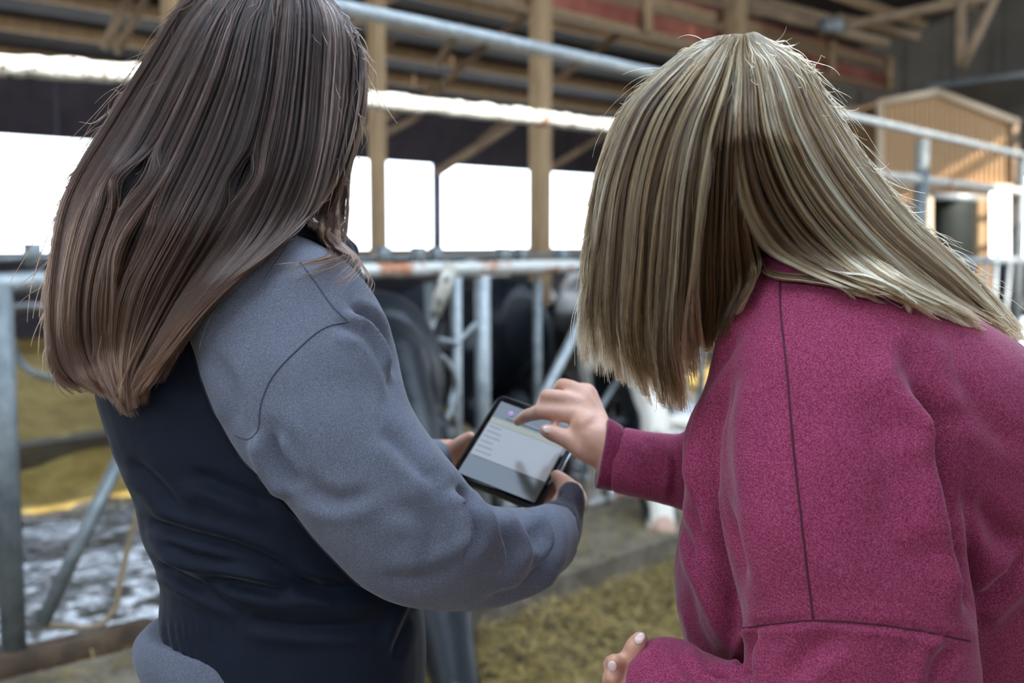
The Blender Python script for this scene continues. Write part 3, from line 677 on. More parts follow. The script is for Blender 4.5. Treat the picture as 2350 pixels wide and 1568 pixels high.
# ---------------------------------------------------------------- woman in grey sleeves and navy vest
ORG1 = Vector((P(640, 1200, 1.27).x, P(640, 1200, 1.27).y, 0))
T1 = [((560, 520), (740, 500), 1.27, .10), ((470, 570), (790, 560), 1.265, .13), ((330, 650), (835, 640), 1.26, .17), ((262, 760), (850, 740), 1.26, .20), ((225, 870), (860, 850), 1.265, .215),
      ((262, 1000), (880, 980), 1.27, .225), ((318, 1130), (905, 1110), 1.275, .23), ((340, 1230), (925, 1210), 1.28, .23), ((374, 1320), (955, 1300), 1.28, .225), ((370, 1400), (972, 1400), 1.28, .225), ((378, 1450), (978, 1520), 1.28, .23), ((420, 1520), (965, 1640), 1.28, .23), ((470, 1590), (950, 1750), 1.28, .225)]
A1 = [((560, 640), (700, 560), 1.22, .09), ((478, 690), (800, 620), 1.20, .125), ((438, 745), (872, 690), 1.185, .15), ((462, 850), (912, 800), 1.17, .155), ((500, 950), (935, 915), 1.16, .152), ((560, 1050), (988, 1000), 1.15, .147), ((650, 1140), (1050, 1080), 1.145, .142),
      ((745, 1250), (1085, 1130), 1.15, .135), ((840, 1335), (1105, 1148), 1.16, .128), ((960, 1382), (1130, 1158), 1.19, .12, 1.22), ((1080, 1388), (1165, 1166), 1.24, .115, 1.27), ((1180, 1368), (1210, 1166), 1.29, .11, 1.33), ((1262, 1325), (1255, 1158), 1.34, .095, 1.38)]
A1c = [((1262, 1310), (1240, 1160), 1.35, .085, 1.39), ((1318, 1265), (1275, 1150), 1.38, .075, 1.42), ((1337, 1200), (1278, 1143), 1.40, .074, 1.43), ((1338, 1178), (1272, 1138), 1.415, .07, 1.435)]
AL1 = [((500, 640), (760, 640), 1.38, .13), ((600, 760), (800, 740), 1.46, .12), ((700, 930), (860, 900), 1.50, .11), ((770, 1080), (930, 1010), 1.52, .10), ((870, 1130), (950, 1010), 1.55, .09), ((960, 1110), (970, 1010), 1.58, .075), ((1015, 1090), (1005, 1010), 1.60, .062)]
b = B()
b.loft(rings_px(dense(T1, 3), .86)); b.loft(rings_px(dense(A1 + A1c[2:3], 3), .62)); b.loft(rings_px(dense(AL1, 3), .62))
b.loft(rings_px([((560, 600), (720, 590), 1.27, .11), ((570, 480), (700, 480), 1.265, .105), ((560, 380), (700, 380), 1.26, .11), ((565, 300), (690, 300), 1.26, .12)]))
HC1 = P(618, 195, 1.275); L1 = head_into(b, HC1, (.62, .62, -.42), (.05, .1, 1), 1.0)
# right hand (by the lower right corner of the tablet)
finger(b, [(1300, 1205, 1.40), (1302, 1160, 1.435)], [.020, .022]); finger(b, [(1310, 1150, 1.44), (1306, 1128, 1.465), (1290, 1105, 1.485), (1277, 1092, 1.487)], [.022, .017, .0115, .009])
for i, (x, y) in enumerate(((1322, 1135), (1316, 1150), (1305, 1160), (1296, 1166))):
    finger(b, [(x-4, y+10, 1.455), (x-2, y-12+i*2, 1.50), (x-25, y-22+i*3, 1.54), (x-55, y-18+i*4, 1.545)], [.014, .0105, .0095, .008])
# left hand (left edge of the tablet)
finger(b, [(1000, 1050, 1.60), (1035, 1050, 1.60)], [.026, .026]); finger(b, [(1030, 1045, 1.595), (1052, 1025, 1.58), (1068, 1012, 1.568), (1080, 1003, 1.560)], [.018, .0125, .0105, .0085])
for i in range(4):
    finger(b, [(1035, 1035+i*14, 1.605), (1060, 1030+i*15, 1.615), (1085, 1030+i*16, 1.612), (1105, 1030+i*16, 1.602)], [.014, .010, .009, .0075])
# hips and legs
hipz = P(640, 1600, 1.28).z
def legs(b, cx, cy, side, hz, w_, sh=1.0):
    for sx in (-1, 1):
        c = Vector((cx, cy, 0)) + side*sx*.095
        b.loft([ell((c.x, c.y, z), side*r_*sh, Vector((-side.y, side.x, 0))*r_*1.1*sh, 24) for z, r_ in ((hz-.04, .09), (hz-.14, .095), (hz*.62, .078), (hz*.52, .062), (hz*.4, .062), (hz*.2, .046), (.06, .04))])
    b.loft([ell((cx, cy, hz+z), side*a_*sh, Vector((-side.y, side.x, 0))*t_*sh, 28) for z, a_, t_ in ((.03, .13, .085), (.0, .15, .10), (-.05, .165, .11), (-.12, .16, .11))])
def boots(par, cx, cy, side, fwd):
    for sx in (-1, 1):
        c = Vector((cx, cy, 0)) + side*sx*.095; b = B(c)
        b.loft([ell((c.x, c.y, z), side*r_, fwd*r_, 18) for z, r_ in ((.36, .062), (.3, .06), (.18, .052), (.09, .05), (.02, .048))])
        b.tube([c + fwd*-.03 + Vector((0, 0, .045)), c + fwd*.08 + Vector((0, 0, .045)), c + fwd*.17 + Vector((0, 0, .04))], [.046, .046, .038], 14)
        b.beam(c - fwd*.08 + Vector((0, 0, .012)), c + fwd*.2 + Vector((0, 0, .012)), .09, .022)
        b.out('boot', M['boot'], par)
side1 = Vector((.8, -.6, 0)).normalized(); fwd1 = Vector((.6, .8, 0)).normalized()
hc1 = P(665, 1560, 1.28); legs(b, hc1.x, hc1.y, RT*1.0, hipz, 1, .86)
w1 = person('woman in navy vest and grey sweatshirt with long dark-brown hair holding a tablet', bm_mesh(b.bm), ORG1)
# sweatshirt
b = B(); b.loft(rings_px(dense(A1, 4))); b.loft(rings_px(dense(AL1, 3)))
b.loft(rings_px(dense(T1, 3), .87))
b.loft(rings_px(dense([((345, 1425), (900, 1520), 1.285, .225), ((317, 1462), (900, 1600), 1.285, .232), ((322, 1505), (900, 1660), 1.285, .232), ((350, 1560), (900, 1710), 1.285, .225)], 3)))
# hood lying on the upper back
b.tube(bez([P(590, 380, 1.235), P(520, 430, 1.21), P(420, 455, 1.20), P(320, 430, 1.215), P(270, 400, 1.25)], 5), [.020, .024, .028, .030, .032, .034, .036, .037, .038, .038, .038, .038, .037, .036, .035, .034, .033, .032, .030, .028, .025], 16)
b.tube(bez([P(575, 410, 1.22), P(500, 510, 1.20), P(400, 535, 1.195), P(310, 490, 1.21)], 5), [.02, .03, .035, .038, .04, .042, .045, .045, .045, .045, .042, .04, .038, .035, .032, .03], 16)
GF = [([(800, 700), (860, 740), (900, 800), (916, 880)], .009, 13), ([(760, 740), (840, 770), (885, 850), (905, 930)], .004, 16), ([(1050, 1110), (1075, 1160), (1090, 1230), (1060, 1290)], .010, 14),
      ([(1110, 1140), (1140, 1200), (1165, 1270), (1150, 1330)], .006, 12), ([(1150, 1150), (1200, 1200), (1225, 1260), (1200, 1330)], .007, 13), ([(1200, 1160), (1255, 1200), (1265, 1260), (1215, 1340)], .012, 14), ([(1100, 1385), (1200, 1350), (1260, 1290)], .005, 14),
      ([(610, 980), (640, 1060), (690, 1130)], .010, 16), ([(690, 1130), (770, 1150), (860, 1130)], .003, 20), ([(600, 960), (660, 1010), (700, 1090), (790, 1180)], .003, 18), ([(900, 1150), (980, 1200), (1000, 1290)], .003, 24),
      ([(480, 800), (530, 900), (545, 980)], .003, 18), ([(870, 980), (940, 1050), (1010, 1120)], .003, 20), ([(1060, 1290), (960, 1330), (880, 1320)], .003, 20)]
sw1 = cloth('sweatshirt', b, M['grey'], w1, .0042, 5, GF, off=3, label='heather grey sweatshirt with hood')
b = B(); b.loft(rings_px(dense(A1c, 3))); cloth('cuff', b, M['greyrib'], w1, .004, 3, [([(1262, 1170), (1300, 1210), (1300, 1280)], .005, 8)], label='charcoal ribbed sweatshirt cuff')
# vest: torso shell with stand-up collar
b = B(); b.loft(rings_px(dense(T1[1:], 4)))
colr = [P(x, y, d) for x, y, d in ((800, 612, 1.27), (780, 572, 1.235), (720, 540, 1.205), (650, 545, 1.19), (560, 560, 1.185), (480, 560, 1.20), (440, 540, 1.25), (480, 500, 1.33), (600, 490, 1.36), (740, 530, 1.35), (800, 580, 1.31))]
b.tube(bez(colr, 4), .013, 10)
VF = [([(340, 1190), (420, 1225), (560, 1265), (720, 1330)], .008, 16), ([(345, 1225), (450, 1270), (620, 1310), (800, 1375)], .007, 14), ([(460, 1320), (640, 1350), (900, 1350)], .006, 18), ([(430, 1080), (520, 1120), (640, 1170)], .004, 18),
      ([(360, 1290), (430, 1330), (560, 1400)], .005, 14), ([(290, 1050), (360, 1110), (430, 1200)], .004, 18), ([(450, 760), (490, 870), (510, 960)], .003, 16), ([(560, 1420), (700, 1440), (900, 1430)], .004, 16), ([(960, 1380), (930, 1440), (900, 1520)], .004, 14)]
VF += [([(378+i*17, 1425), (386+i*17, 1470), (398+i*18, 1510)], .0012, 6) for i in range(7)]
ve1 = cloth('vest', b, M['navy'], w1, .0042, 5, VF, ((7, .003), (22, .001)), off=11, label='navy blue vest')
# jeans and boots
b = B(); legs(b, hc1.x, hc1.y, RT*1.0, hipz, 1, 1.0); cloth('jeans', b, M['jeans'], w1, .008, 3)
boots(w1, hc1.x, hc1.y, RT*1.0, Vector((0, 1, 0)))
face_parts(L1, w1)
bv1 = world_bvh([sw1, ve1])
for pts in ([(690, 603), (725, 650), (760, 700), (795, 735)], [(800, 738), (740, 755), (680, 805), (625, 865), (598, 930), (592, 985), (570, 1008), (540, 1000)]):
    seam(bv1, pts, .0010, 'seam', M['seam_grey'], sw1)
bs_, bve_ = world_bvh([sw1]), world_bvh([ve1])
bnd = []
for x, y in catpx([(640, 556), (560, 600), (480, 665), (425, 745), (470, 850), (505, 950), (530, 1010), (600, 1085), (690, 1138), (770, 1240), (850, 1330), (955, 1382)], 5):
    best = None
    for dx in sorted(range(-48, 49, 3), key=abs):
        h0, h1 = (hitd(bs_, x+dx-1.5, y) or 9) < (hitd(bve_, x+dx-1.5, y) or 9), (hitd(bs_, x+dx+1.5, y) or 9) < (hitd(bve_, x+dx+1.5, y) or 9)
        if not h0 and h1: best = x+dx; break
    if best: bnd.append((best, y))
bnd = [bnd[0]] + [tuple((np.array(bnd[i-1]) + 2*np.array(bnd[i]) + np.array(bnd[i+1]))/4) for i in range(1, len(bnd)-1)] + [bnd[-1]]
seam(bv1, bnd, .0018, 'armhole_binding', M['seam_navy'], ve1, n=2)
# tablet
tb = [P(1137, 893, 1.600), P(1318, 983, 1.560), P(1252, 1160, 1.470), P(1050, 1106, 1.505)]
tc_ = sum(tb, Vector())/4; tx = ((tb[1]-tb[0]) + (tb[2]-tb[3])).normalized(); ty = ((tb[0]-tb[3]) + (tb[1]-tb[2])); ty = (ty - tx*ty.dot(tx)).normalized(); tz = tx.cross(ty)
tw_ = ((tb[1]-tb[0]).length + (tb[2]-tb[3]).length)/2; th_ = ((tb[0]-tb[3]).length + (tb[1]-tb[2]).length)/2
print('TABLET', tw_, th_, tz)
tab = empty('tablet', tc_, 'black tablet computer with a lit list on its screen', 'tablet')
def TP(u, v, z=0): return tc_ + tx*(u*tw_/2) + ty*(v*th_/2) + tz*z
def rrect(u0, v0, u1, v1, rad, z, k=5):
    ru, rv = rad/tw_*2, rad/th_*2; o = []
    for cu, cv, a0 in ((u1-ru, v1-rv, 0), (u0+ru, v1-rv, 90), (u0+ru, v0+rv, 180), (u1-ru, v0+rv, 270)):
        for i in range(k): a = math.radians(a0 + 90*i/(k-1)); o.append(TP(cu + ru*math.cos(a), cv + rv*math.sin(a), z))
    return o
B(tc_).loft([rrect(-1.02, -1.015, 1.02, 1.015, .010, -.010), rrect(-1.04, -1.03, 1.04, 1.03, .012, -.006), rrect(-1.04, -1.03, 1.04, 1.03, .012, -.001), rrect(-1.02, -1.015, 1.02, 1.015, .010, .0008)]).out('case', M['case'], tab)
B(tc_).loft([rrect(-.99, -.99, .99, .99, .008, -.002), rrect(-.99, -.99, .99, .99, .008, .0016)]).out('glass', M['black'], tab)
B(tc_).loft([[TP(1.045, v, z) for v, z in ((-.35, -.008), (-.35, -.001), (.5, -.001), (.5, -.008))], [TP(1.06, v, z) for v, z in ((-.34, -.007), (-.34, -.002), (.49, -.002), (.49, -.007))]]).out('metal_edge', M['edge'], tab)
def emit(name, col, st):
    m = bpy.data.materials.new(name); m.use_nodes = True; b = m.node_tree.nodes['Principled BSDF']
    b.inputs['Base Color'].default_value = (.02, .02, .02, 1); b.inputs['Emission Color'].default_value = (*col, 1); b.inputs['Emission Strength'].default_value = st; b.inputs['Roughness'].default_value = .15
    return m
def panel(name, u0, v0, u1, v1, z, m, lab=None):
    o = B(tc_).loft([[TP(u, v, z-.0004) for u, v in ((u0, v0), (u1, v0), (u1, v1), (u0, v1))], [TP(u, v, z) for u, v in ((u0, v0), (u1, v0), (u1, v1), (u0, v1))]]).out(name, m, tab, smooth=False)
    if lab: o['label'] = lab
    return o
panel('screen', -.90, -.93, .90, .86, .0020, emit('screen_dark', (.08, .10, .09), .18))
panel('screen_window', -.88, -.46, .88, .46, .0026, emit('screen_pale', (.45, .47, .52), .33), 'pale list on the screen')
panel('title_bar', -.88, .33, .88, .46, .0031, emit('screen_olive', (.42, .42, .22), .33), 'olive title bar')
for i in range(6): panel('list_line', -.84, .24-i*.12, -.55+.05*(i % 3), .26-i*.12, .0031, emit('screen_text', (.20, .22, .26), .35))
panel('toolbar', -.60, .53, .80, .58, .0031, emit('screen_line', (.16, .16, .2), .3))
b = B(TP(-.55, .62)); b.tube([TP(-.55, .66, .0024), TP(-.55, .66, .0030)], .004, 10); b.out('screen_icon', emit('screen_violet', (.5, .38, .75), .6), tab)
b = B(TP(-.1, .95)); b.tube([TP(0, .93, .0014), TP(0, .93, .0019)], .0022, 10); b.out('camera_lens', M['edge'], tab)

# ---------------------------------------------------------------- woman in the maroon sweatshirt
ORG2 = Vector((P(2400, 1200, 1.35).x, P(2400, 1200, 1.35).y, 0))
T2 = [((1715, 700), (1830, 612), 1.19, .12), ((1655, 800), (1960, 625), 1.165, .18), ((1605, 930), (2130, 690), 1.145, .225), ((1583, 1060), (2330, 790), 1.145, .25), ((1580, 1190), (2480, 930), 1.165, .26), ((1553, 1330), (2600, 1080), 1.20, .27),
      ((1560, 1430), (2680, 1230), 1.24, .27), ((1610, 1560), (2720, 1400), 1.28, .27), ((1800, 1720), (2740, 1600), 1.32, .27), ((1980, 1850), (2740, 1800), 1.34, .26)]
A2 = [((1765, 660), (1990, 650), 1.16, .10), ((1700, 760), (2120, 735), 1.12, .15), ((1662, 870), (2185, 850), 1.09, .17), ((1645, 1000), (2195, 985), 1.075, .17), ((1650, 1130), (2195, 1110), 1.065, .165), ((1668, 1250), (2205, 1240), 1.06, .16), ((1698, 1370), (2225, 1370), 1.06, .16), ((1712, 1450), (2232, 1455), 1.06, .158),
      ((1708, 1550), (2245, 1560), 1.06, .15), ((1700, 1700), (2230, 1740), 1.06, .14)]
FA2 = [((1980, 1560), (2120, 1850), 1.06, .13), ((1800, 1560), (1850, 1830), 1.07, .12), ((1680, 1530), (1700, 1790), 1.09, .11), ((1590, 1497), (1590, 1730), 1.11, .10), ((1530, 1468), (1520, 1680), 1.13, .09), ((1490, 1470), (1470, 1650), 1.14, .08), ((1452, 1500), (1440, 1640), 1.145, .07)]
AR2 = [((1395, 958), (1362, 1122), 1.40, .070), ((1430, 978), (1405, 1130), 1.40, .085), ((1500, 992), (1490, 1148), 1.39, .095), ((1590, 1000), (1585, 1178), 1.38, .10), ((1700, 990), (1690, 1220), 1.36, .11), ((1800, 900), (1830, 1160), 1.34, .13), ((1850, 760), (1980, 1000), 1.32, .14)]
b = B()
b.loft(rings_px(dense(T2, 3), .84)); b.loft(rings_px(dense(A2, 3), .66)); b.loft(rings_px(dense(FA2, 3), .66)); b.loft(rings_px(dense(AR2, 3), .62))
b.loft(rings_px([((1700, 800), (1880, 660), 1.20, .12), ((1650, 700), (1780, 590), 1.19, .11), ((1600, 560), (1740, 500), 1.175, .11), ((1580, 460), (1740, 420), 1.17, .12)]))
HC2 = P(1655, 345, 1.17); L2 = head_into(b, HC2, (-.42, .55, -.60), (.2, .45, 1), .95)
# pointing right hand
W = (1372, 1012, 1.405)
for mx, my, md in ((1326, 958, 1.425), (1330, 932, 1.435), (1338, 912, 1.445), (1346, 900, 1.455)): finger(b, [W, ((W[0]+mx)/2, (W[1]+my)/2, md-.008), (mx, my, md)], [.024, .019, .0135])
finger(b, [(1395, 1030, 1.40), W], [.024, .024])
finger(b, [(1330, 955, 1.425), (1285, 949, 1.432), (1240, 945, 1.438), (1208, 955, 1.466), (1188, 968, 1.500)], [.0135, .011, .0105, .0088, .0068])
finger(b, [(1332, 930, 1.435), (1290, 914, 1.438), (1254, 910, 1.442), (1243, 932, 1.470), (1258, 950, 1.490)], [.013, .011, .0105, .0088, .0072])
finger(b, [(1340, 912, 1.445), (1315, 892, 1.452), (1292, 884, 1.462), (1275, 905, 1.490), (1288, 928, 1.505)], [.0125, .0108, .0100, .0085, .007])
finger(b, [(1350, 905, 1.455), (1335, 893, 1.465), (1318, 895, 1.480), (1305, 915, 1.50)], [.0115, .0095, .0085, .0065])
finger(b, [(1372, 1040, 1.405), (1335, 1028, 1.405), (1298, 1006, 1.412), (1266, 993, 1.420), (1251, 988, 1.424)], [.019, .015, .0118, .0108, .0088])
finger(b, [(1345, 975, 1.415), (1345, 1015, 1.408)], [.020, .018])
# left hand low in front, palm up
finger(b, [(1470, 1570, 1.145), (1435, 1575, 1.15)], [.027, .025])
finger(b, [(1462, 1540, 1.14), (1450, 1508, 1.135), (1458, 1482, 1.13), (1470, 1466, 1.128)], [.015, .012, .0105, .0085])
for i, (x, y) in enumerate(((1408, 1520), (1405, 1555), (1412, 1588), (1425, 1615))):
    finger(b, [(1440, 1560+i*14, 1.15), (x+12, y+4, 1.155-i*.002), (x-4, y+6, 1.14), (x+3, y-2, 1.125)], [.013, .0105, .0098, .0082])
hipc = P(2500, 1700, 1.36); HZ2 = .80
s2 = Vector((.35, .94, 0)).normalized()
legs(b, hipc.x, hipc.y, s2, HZ2, 1, .86)
w2 = person('woman with long blonde hair in maroon sweatshirt leaning in and pointing at the tablet', bm_mesh(b.bm), ORG2)
# sweatshirt
b = B(); b.loft(rings_px(dense(T2, 4))); b.loft(rings_px(dense(A2, 4))); b.loft(rings_px(dense(FA2, 4))); b.loft(rings_px(dense(AR2[1:], 4)))
b.loft([ell((hipc.x, hipc.y, z), s2*a_, Vector((-s2.y, s2.x, 0))*t_, 28) for z, a_, t_ in ((1.10, .17, .13), (.95, .175, .13), (.80, .17, .125))])
PF = [([(1700, 745), (1640, 850), (1612, 960), (1605, 1060)], .006, 15), ([(1665, 860), (1632, 980), (1632, 1100), (1665, 1230), (1700, 1340)], .007, 14), ([(1610, 1100), (1625, 1220), (1670, 1330), (1700, 1440)], .007, 14), ([(1590, 1180), (1610, 1280), (1660, 1390), (1700, 1480)], .005, 14),
      ([(2075, 860), (2140, 950), (2165, 1060), (2185, 1200), (2215, 1330), (2232, 1420)], .012, 24), ([(2130, 960), (2165, 1100), (2200, 1260)], .010, 40), ([(1690, 800), (1650, 1000), (1680, 1250), (1712, 1420)], .006, 26), ([(2230, 1400), (2290, 1350), (2370, 1270)], .006, 20), ([(2230, 1130), (2290, 1220), (2350, 1260)], .007, 30), ([(2060, 780), (2130, 900), (2200, 1010)], .006, 40),
      ([(2200, 850), (2260, 960), (2350, 1040)], .003, 30), ([(1830, 900), (1850, 1100), (1880, 1300)], .0015, 40), ([(1960, 900), (2040, 1050), (2060, 1250)], .0025, 45), ([(1700, 1440), (1780, 1432), (1866, 1424)], .002, 9), ([(1866, 1424), (2050, 1440), (2228, 1472)], .002, 9),
      ([(1740, 1440), (1715, 1490), (1712, 1560)], .006, 12), ([(1800, 1570), (1860, 1500), (1940, 1460)], .003, 26), ([(2190, 1480), (2150, 1530), (2140, 1600)], .004, 22), ([(1560, 1520), (1600, 1560), (1660, 1570)], .004, 12), ([(1620, 1540), (1680, 1555), (1730, 1545)], .006, 10),
      ([(1545, 1000), (1552, 1080), (1540, 1160)], .004, 10), ([(1480, 1000), (1500, 1070)], .002, 12), ([(1575, 1350), (1600, 1440), (1640, 1520)], .003, 18)]
sw2 = cloth('sweatshirt', b, M['pink'], w2, .0045, 5, PF, ((8, .0035), (24, .001)), off=21, label='faded maroon sweatshirt')
b = B(); b.loft(rings_px(dense(AR2[:2], 3))); cloth('cuff', b, M['pinkrib'], w2, .004, 2)
b = B(); b.loft(rings_px(dense([((1722, 715), (1838, 618), 1.20, .135), ((1700, 690), (1815, 600), 1.195, .13), ((1690, 672), (1795, 592), 1.19, .125)], 3))); cloth('neckband', b, M['pinkrib'], w2, .004, 2)
b = B(); legs(b, hipc.x, hipc.y, s2, HZ2, 1, 1.0); cloth('trousers', b, M['jeans'], w2, .008, 3)
boots(w2, hipc.x, hipc.y, s2, Vector((-s2.y, s2.x, 0))*1.0)
face_parts(L2, w2)
bv2 = world_bvh([sw2])
for pts in ([(1790, 640), (1792, 720), (1806, 850), (1818, 1000), (1834, 1150), (1850, 1290), (1866, 1420)], [(1705, 1442), (1780, 1432), (1866, 1424), (1980, 1430), (2110, 1448), (2226, 1472)], [(1790, 640), (1860, 628), (1930, 640)]):
    seam(bv2, pts, .0011, 'seam', M['seam_pink'], sw2)
nv = (EYE - P(1256, 988, 1.42)).normalized()
nail(P(1256, 987, 1.4125), nv + Vector((0, 0, .5)), P(1251, 985, 1.42) - P(1280, 1000, 1.42), w2)
nail(P(1192, 962, 1.489), nv + Vector((0, 0, .8)), P(1182, 970, 1.5) - P(1208, 955, 1.47), w2)
nail(P(1468, 1466, 1.120), nv + Vector((0, 0, .6)), P(1475, 1462, 1.13) - P(1460, 1480, 1.13), w2)
nail(P(1405, 1530, 1.117), nv + Vector((-.3, 0, .1)), P(1408, 1518, 1.125) - P(1402, 1545, 1.13), w2)

# ================================================================== HAIR
def hair_mat(name, cols, rough=.32, rad=.55, tip=None):
    m = bpy.data.materials.new(name); m.use_nodes = True; nt = m.node_tree; n = nt.nodes; l = nt.links
    for x in list(n): n.remove(x)
    out = n.new('ShaderNodeOutputMaterial'); h = n.new('ShaderNodeBsdfHairPrincipled'); h.model = 'CHIANG'; h.parametrization = 'COLOR'
    at = n.new('ShaderNodeAttribute'); at.attribute_name = 'tint'; r = n.new('ShaderNodeValToRGB'); l.new(at.outputs['Fac'], r.inputs[0])
    els = r.color_ramp.elements; els[0].position = 0; els[0].color = (*cols[0], 1); els[1].position = 1; els[1].color = (*cols[-1], 1)
    for i, c in enumerate(cols[1:-1]): e = els.new((i+1)/(len(cols)-1)); e.color = (*c, 1)
    src = r.outputs[0]
    if tip:
        hi = n.new('ShaderNodeHairInfo'); mr = n.new('ShaderNodeMapRange'); l.new(hi.outputs['Intercept'], mr.inputs[0]); mr.inputs[1].default_value = .4; mr.inputs[2].default_value = 1; mr.inputs[4].default_value = .8
        mx = n.new('ShaderNodeMixRGB'); l.new(mr.outputs[0], mx.inputs[0]); l.new(src, mx.inputs[1]); mx.inputs[2].default_value = (*tip, 1); src = mx.outputs[0]
    l.new(src, h.inputs['Color']); h.inputs['Roughness'].default_value = rough; h.inputs['Radial Roughness'].default_value = rad
    h.inputs['Random Roughness'].default_value = .15; h.inputs['IOR'].default_value = 1.45
    l.new(h.outputs[0], out.inputs['Surface']); return m
def upx(a, n):                               # resample a polyline (k, m) to n points smoothly
    a = np.asarray(a, float); k = len(a); q = np.vstack([2*a[0]-a[1], a, 2*a[-1]-a[-2]]); o = []
    for u in np.linspace(0, k-1, n):
        i = min(int(u), k-2); t = u-i; p0, p1, p2, p3 = q[i], q[i+1], q[i+2], q[i+3]
        o.append(.5*((2*p1) + (p2-p0)*t + (2*p0-5*p1+4*p2-p3)*t*t + (3*p1-p0-3*p2+p3)*t**3))
    return np.array(o)
def unproj(px, py, d):
    x = (px-CX)/FPX; y = (CY-py)/FPX
    return np.array(EYE) + d[..., None]*(np.array(FW) + x[..., None]*np.array(RT) + y[..., None]*np.array(UP))
NS, NT = 40, 40
def sheet_grid(guides, srange, dbase, T, bvh=None, near=True, lift=.004):
    G = np.array([upx(g, NT) for g in guides]); G = np.array([upx(G[:, j], NS) for j in range(NT)]).transpose(1, 0, 2)
    s = np.linspace(*srange, NS)[:, None]; t = np.linspace(0, 1, NT)[None, :]
    d = np.interp(t, np.linspace(0, 1, len(dbase)), dbase) + (-1 if near else 1)*np.interp(t, np.linspace(0, 1, len(T)), T)*np.sqrt(np.clip(1-s*s, 0, 1))
    d = np.broadcast_to(d, (NS, NT)).copy()
    if bvh and near:
        H = np.full((NS, NT), 9.)
        for i in range(NS):
            for j in range(NT):
                h = hitd(bvh, G[i, j, 0], G[i, j, 1])
                if h: H[i, j] = h
        d = np.minimum(d, H-lift)
        for j in range(1, NT): d[:, j] = np.minimum(d[:, j], d[:, j-1] + .0028)
        for _ in range(10):
            q = np.pad(d, 1, 'edge'); sm = (q[:-2, 1:-1] + q[2:, 1:-1] + q[1:-1, :-2] + q[1:-1, 2:] + 2*d)/6; d = np.minimum(sm, H-lift)
    return np.dstack([G, d])
def strands(G, n, clumps, k=26, pull=.6, wave=5, frizz=1.2, layer=.025, gaps=(), t0=(0, .3), t1=(.86, 1), srnd=1.0, lean=-1, tintm=.5, tints=.30, seed=0, ragged=.05, tipspread=9):
    g = np.random.default_rng(seed)
    cs = np.sort(g.uniform(0, 1, clumps)); ct = np.clip(g.normal(tintm, tints, clumps), 0, 1); cl = g.uniform(0, 1, clumps)
    cph = g.uniform(0, 6.28, (clumps, 3)); camp = g.uniform(.2, 1, clumps); clen = g.uniform(-ragged, ragged*.5, clumps)
    s0 = g.uniform(0, 1, n); ci = np.clip(np.searchsorted(cs, s0) - (g.uniform(0, 1, n) < .5), 0, clumps-1); far = g.uniform(0, 1, n) < .12; ci[far] = np.clip(ci[far] + g.integers(-3, 4, far.sum()), 0, clumps-1)
    u = np.linspace(0, 1, k)[None, :]; ta = g.uniform(*t0, n)[:, None]; tb_ = np.clip(g.uniform(*t1, n) + clen[ci], .5, 1)[:, None]
    t = ta + (tb_-ta)*u
    s = s0[:, None] + (cs[ci]-s0)[:, None]*pull*np.clip((t-.15)/.7, 0, 1)**1.0*np.clip(g.normal(1, .25, n), 0, 1.5)[:, None]
    s = s + g.normal(0, .004, n)[:, None]*srnd*t*3
    s = np.clip(s, 0, 1)
    fi = s*(NS-1); fj = t*(NT-1); i0 = np.clip(fi.astype(int), 0, NS-2); j0 = np.clip(fj.astype(int), 0, NT-2); a = (fi-i0)[..., None]; b_ = (fj-j0)[..., None]
    p = (G[i0, j0]*(1-a) + G[i0+1, j0]*a)*(1-b_) + (G[i0, j0+1]*(1-a) + G[i0+1, j0+1]*a)*b_
    px, py, d = p[..., 0], p[..., 1], p[..., 2]
    w_ = wave*camp[ci][:, None]*t*(np.sin(5*t + cph[ci, 0][:, None]) + .5*np.sin(11*t + cph[ci, 1][:, None]))
    ph = g.uniform(0, 6.28, (n, 2)); fz = frizz*(np.sin(7*t + ph[:, :1]) + .7*np.sin(17*t + ph[:, 1:]))*np.abs(g.normal(0, 1, n))[:, None]
    spr = np.clip((t-.6)/.4, 0, 1)**2
    px = px + w_ + fz + spr*(g.normal(0, tipspread, clumps)[ci] + g.normal(0, tipspread*.4, n))[:, None]; py = py + fz*.4 + spr*(g.normal(0, tipspread*.9, clumps)[ci])[:, None]
    sb_ = (s0 - cs[ci]); hump = np.clip(1 - (sb_*clumps*.9)**2, 0, 1)
    d = d + lean*(layer*(.45*cl[ci] + .30*hump + .35*g.uniform(0, 1, n)))[:, None]*np.clip(t*4, .25, 1)
    for gx, gy, rx, ry in gaps:
        jj = np.abs(py-gy).argmin(axis=1); x0 = px[np.arange(n), jj] - gx; sd = np.sign(x0)[:, None]; am = np.clip(g.normal(1.0, .28, n), 0, 1.6)[:, None]
        px = px + sd*rx*am*np.exp(-(x0[:, None]/(rx*1.5))**2)*np.exp(-((py-gy)/ry)**2)
    fine = g.normal(0, tints*.9, clumps*7)[np.clip((s0*clumps*7).astype(int), 0, clumps*7-1)]
    tint = np.clip(ct[ci]*.75 + tintm*.25 + fine*.8 + g.normal(0, .10, n), 0, 1)
    keep = np.ones(n, bool)
    for gx, gy, rx, ry in gaps[:2]:
        keep &= ~((((px-gx)/(rx*1.15))**2 + ((py-gy)/(ry*.8))**2 < 1).any(axis=1) & (g.uniform(0, 1, n) < .93))
    return unproj(px[keep], py[keep], d[keep]), tint[keep]
